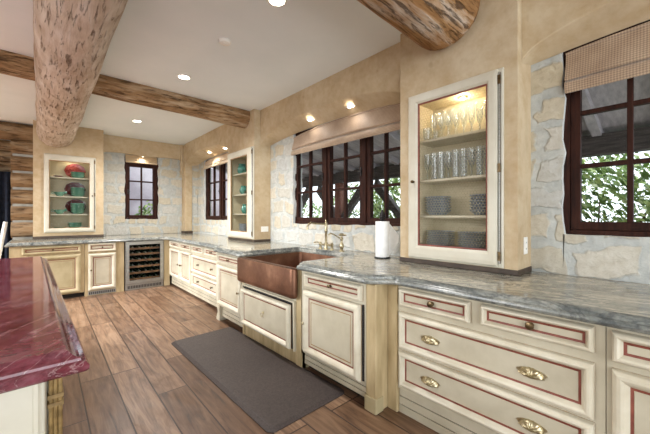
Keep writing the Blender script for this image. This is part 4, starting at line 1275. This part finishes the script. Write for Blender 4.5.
# ------------------------------------------------------------------ next room: curtain and chair
def curtain(label, x0, x1, y, z0, z1):
    mb = MB(); rings = []
    N = 60
    for i in range(N + 1):
        x = x0 + (x1 - x0) * i / N
        d = 0.035 * math.sin(i * 1.05)
        rings.append([(x, y + d, z0), (x, y + d + 0.006, z0), (x, y + d + 0.006, z1), (x, y + d, z1)])
    mb.loops(rings, M_navy)
    o = mb.build('curtain', smooth=True)
    return tag(o, label, 'curtain')
curtain('dark navy curtain hanging in the next room at the far left', -1.6, -0.40, 8.75, 0.02, 2.17)
t = thing('armchair', 'dark chair with pale slanted frame in the next room at the far left', 'chair', (-0.78, 8.0, 0))
MB().box(-1.15, -0.60, 7.75, 8.25, 0.36, 0.50, M_navy).build('seat', t, bevel=0.03)
MB().box(-1.15, -0.60, 8.17, 8.30, 0.50, 1.05, M_navy).build('backrest', t, bevel=0.03)
for x in (-1.10, -0.66):
    MB().tube([(x, 7.76, 0.0), (x + 0.06, 7.72, 0.55), (x + 0.15, 7.75, 1.20)], 0.03, M_white, 8).build('frame_rail', t, smooth=True)
    MB().tube([(x, 8.24, 0.0), (x, 8.24, 0.37)], 0.025, M_white, 8).build('leg', t, smooth=True)

# ------------------------------------------------------------------ outside
struct(MB().box(2.8, 16, -8, 16, -0.35, -0.05, M_pave), 'terrace_ground')
struct(MB().box(-1, 2.8, 7.75, 16, -0.35, -0.05, M_pave).box(-6, -1, 9.3, 16, -0.35, -0.05, M_pave), 'terrace_ground_back')
mb = MB(); mb.loops([[(2.80, y, 2.95), (2.80, y, 3.05), (5.2, y, 2.42), (5.2, y, 2.32)] for y in (-5, 9)], M_porch)
for i in range(24):
    y = -4.6 + i * 0.58
    mb.loops([[(2.80, yy, 2.85), (2.80, yy, 2.95), (5.2, yy, 2.32), (5.2, yy, 2.22)] for yy in (y, y + 0.09)], M_porch)
struct(mb, 'porch_roof')
o = MB().box(5.0, 5.18, -5, 9, 2.05, 2.30, M_beam).build('porch_beam', bevel=0.01)
tag(o, 'long timber beam along the porch edge outside the windows', 'beam')
PL = ['outside the left pane of the sink window', 'outside the middle of the sink window', 'outside the right part of the sink window', 'outside the right-hand window']
for i, y in enumerate((7.1, 5.2, 3.4, -1.6)):
    t = thing('porch_post', 'reddish timber porch post with diagonal braces, ' + PL[i], 'post', (5.09, y, -0.05), 'porch posts')
    MB().box(5.0, 5.18, y - 0.09, y + 0.09, -0.05, 2.05, M_rust).build('post_shaft', t, bevel=0.01)
    for s_ in ((-1, 1) if i != 2 else (1,)):
        mb = MB(); mb.loops([[(5.03, y + s_ * 0.09, z), (5.15, y + s_ * 0.09, z), (5.15, y + s_ * 0.09, z + 0.17), (5.03, y + s_ * 0.09, z + 0.17)] if q_ == 0 else [(5.03, y + s_ * 0.78, 1.88), (5.15, y + s_ * 0.78, 1.88), (5.15, y + s_ * 0.72, 2.05), (5.03, y + s_ * 0.72, 2.05)] for q_, z in ((0, 1.15), (1, 0))], M_beam)
        mb.build('brace', t)
def bush(label, cx, cy, z0, rx, ry, h, n, seed, leaf=0.07):
    rnd = random.Random(seed)
    t = thing('shrub', label, 'shrub', (cx, cy, z0), 'shrubs outside the windows')
    mb = MB()
    for _ in range(n):
        th = rnd.uniform(0, 2 * PI); u = rnd.uniform(-1, 1); rr = rnd.uniform(0.45, 1) ** 0.5
        q_ = math.sqrt(1 - u * u)
        lump = 1 + 0.25 * noise.noise(Vector((3 * math.cos(th) * q_ + seed, 3 * math.sin(th) * q_, 3 * u)))
        c = Vector((cx + rx * rr * q_ * math.cos(th) * lump, cy + ry * rr * q_ * math.sin(th) * lump, z0 + h * 0.5 + h * 0.5 * u * rr * lump))
        a = Vector((rnd.gauss(0, 1), rnd.gauss(0, 1), rnd.gauss(0, 1))).normalized(); b = a.orthogonal().normalized()
        w = a.cross(b); L = leaf * rnd.uniform(0.6, 1.25)
        mb.add([c - b * L, c + w * L * 0.42 + a * L * 0.12, c + b * L, c - w * L * 0.42 + a * L * 0.12], [(0, 1, 2), (0, 2, 3)], M_leaf)
    mb.build('foliage', t, weld=False)
    mb = MB()
    for i in range(5):
        a = i * 1.3
        mb.tube([(cx, cy, z0), (cx + rx * 0.3 * math.cos(a), cy + ry * 0.3 * math.sin(a), z0 + h * 0.4), (cx + rx * 0.6 * math.cos(a), cy + ry * 0.6 * math.sin(a), z0 + h * 0.75)], [0.03, 0.02, 0.008], M_bark, 6)
    mb.build('stems', t)
bush('leafy green shrub filling the lower right-hand window', 6.1, 0.85, -0.05, 1.0, 1.7, 2.25, 8000, 1, 0.06)
bush('leafy green shrub seen through the right pane of the sink window', 6.6, 4.35, -0.05, 0.9, 1.0, 2.6, 3400, 2)
bush('leafy green shrub seen through the middle of the sink window', 7.2, 6.6, -0.05, 0.9, 1.2, 2.3, 2200, 3)
bush('leafy green shrub seen through the left pane of the sink window', 7.4, 9.6, -0.05, 1.0, 1.3, 2.0, 1800, 4)
bush('small green shrub seen through the back wall window', 2.35, 10.3, -0.05, 0.5, 0.5, 1.75, 1000, 5)
struct(MB().box(-2, 8, 12.5, 12.8, -0.05, 3.2, M_lilac), 'garden_wall')

for o in bpy.data.objects:
    if '_w' in o: del o['_w']
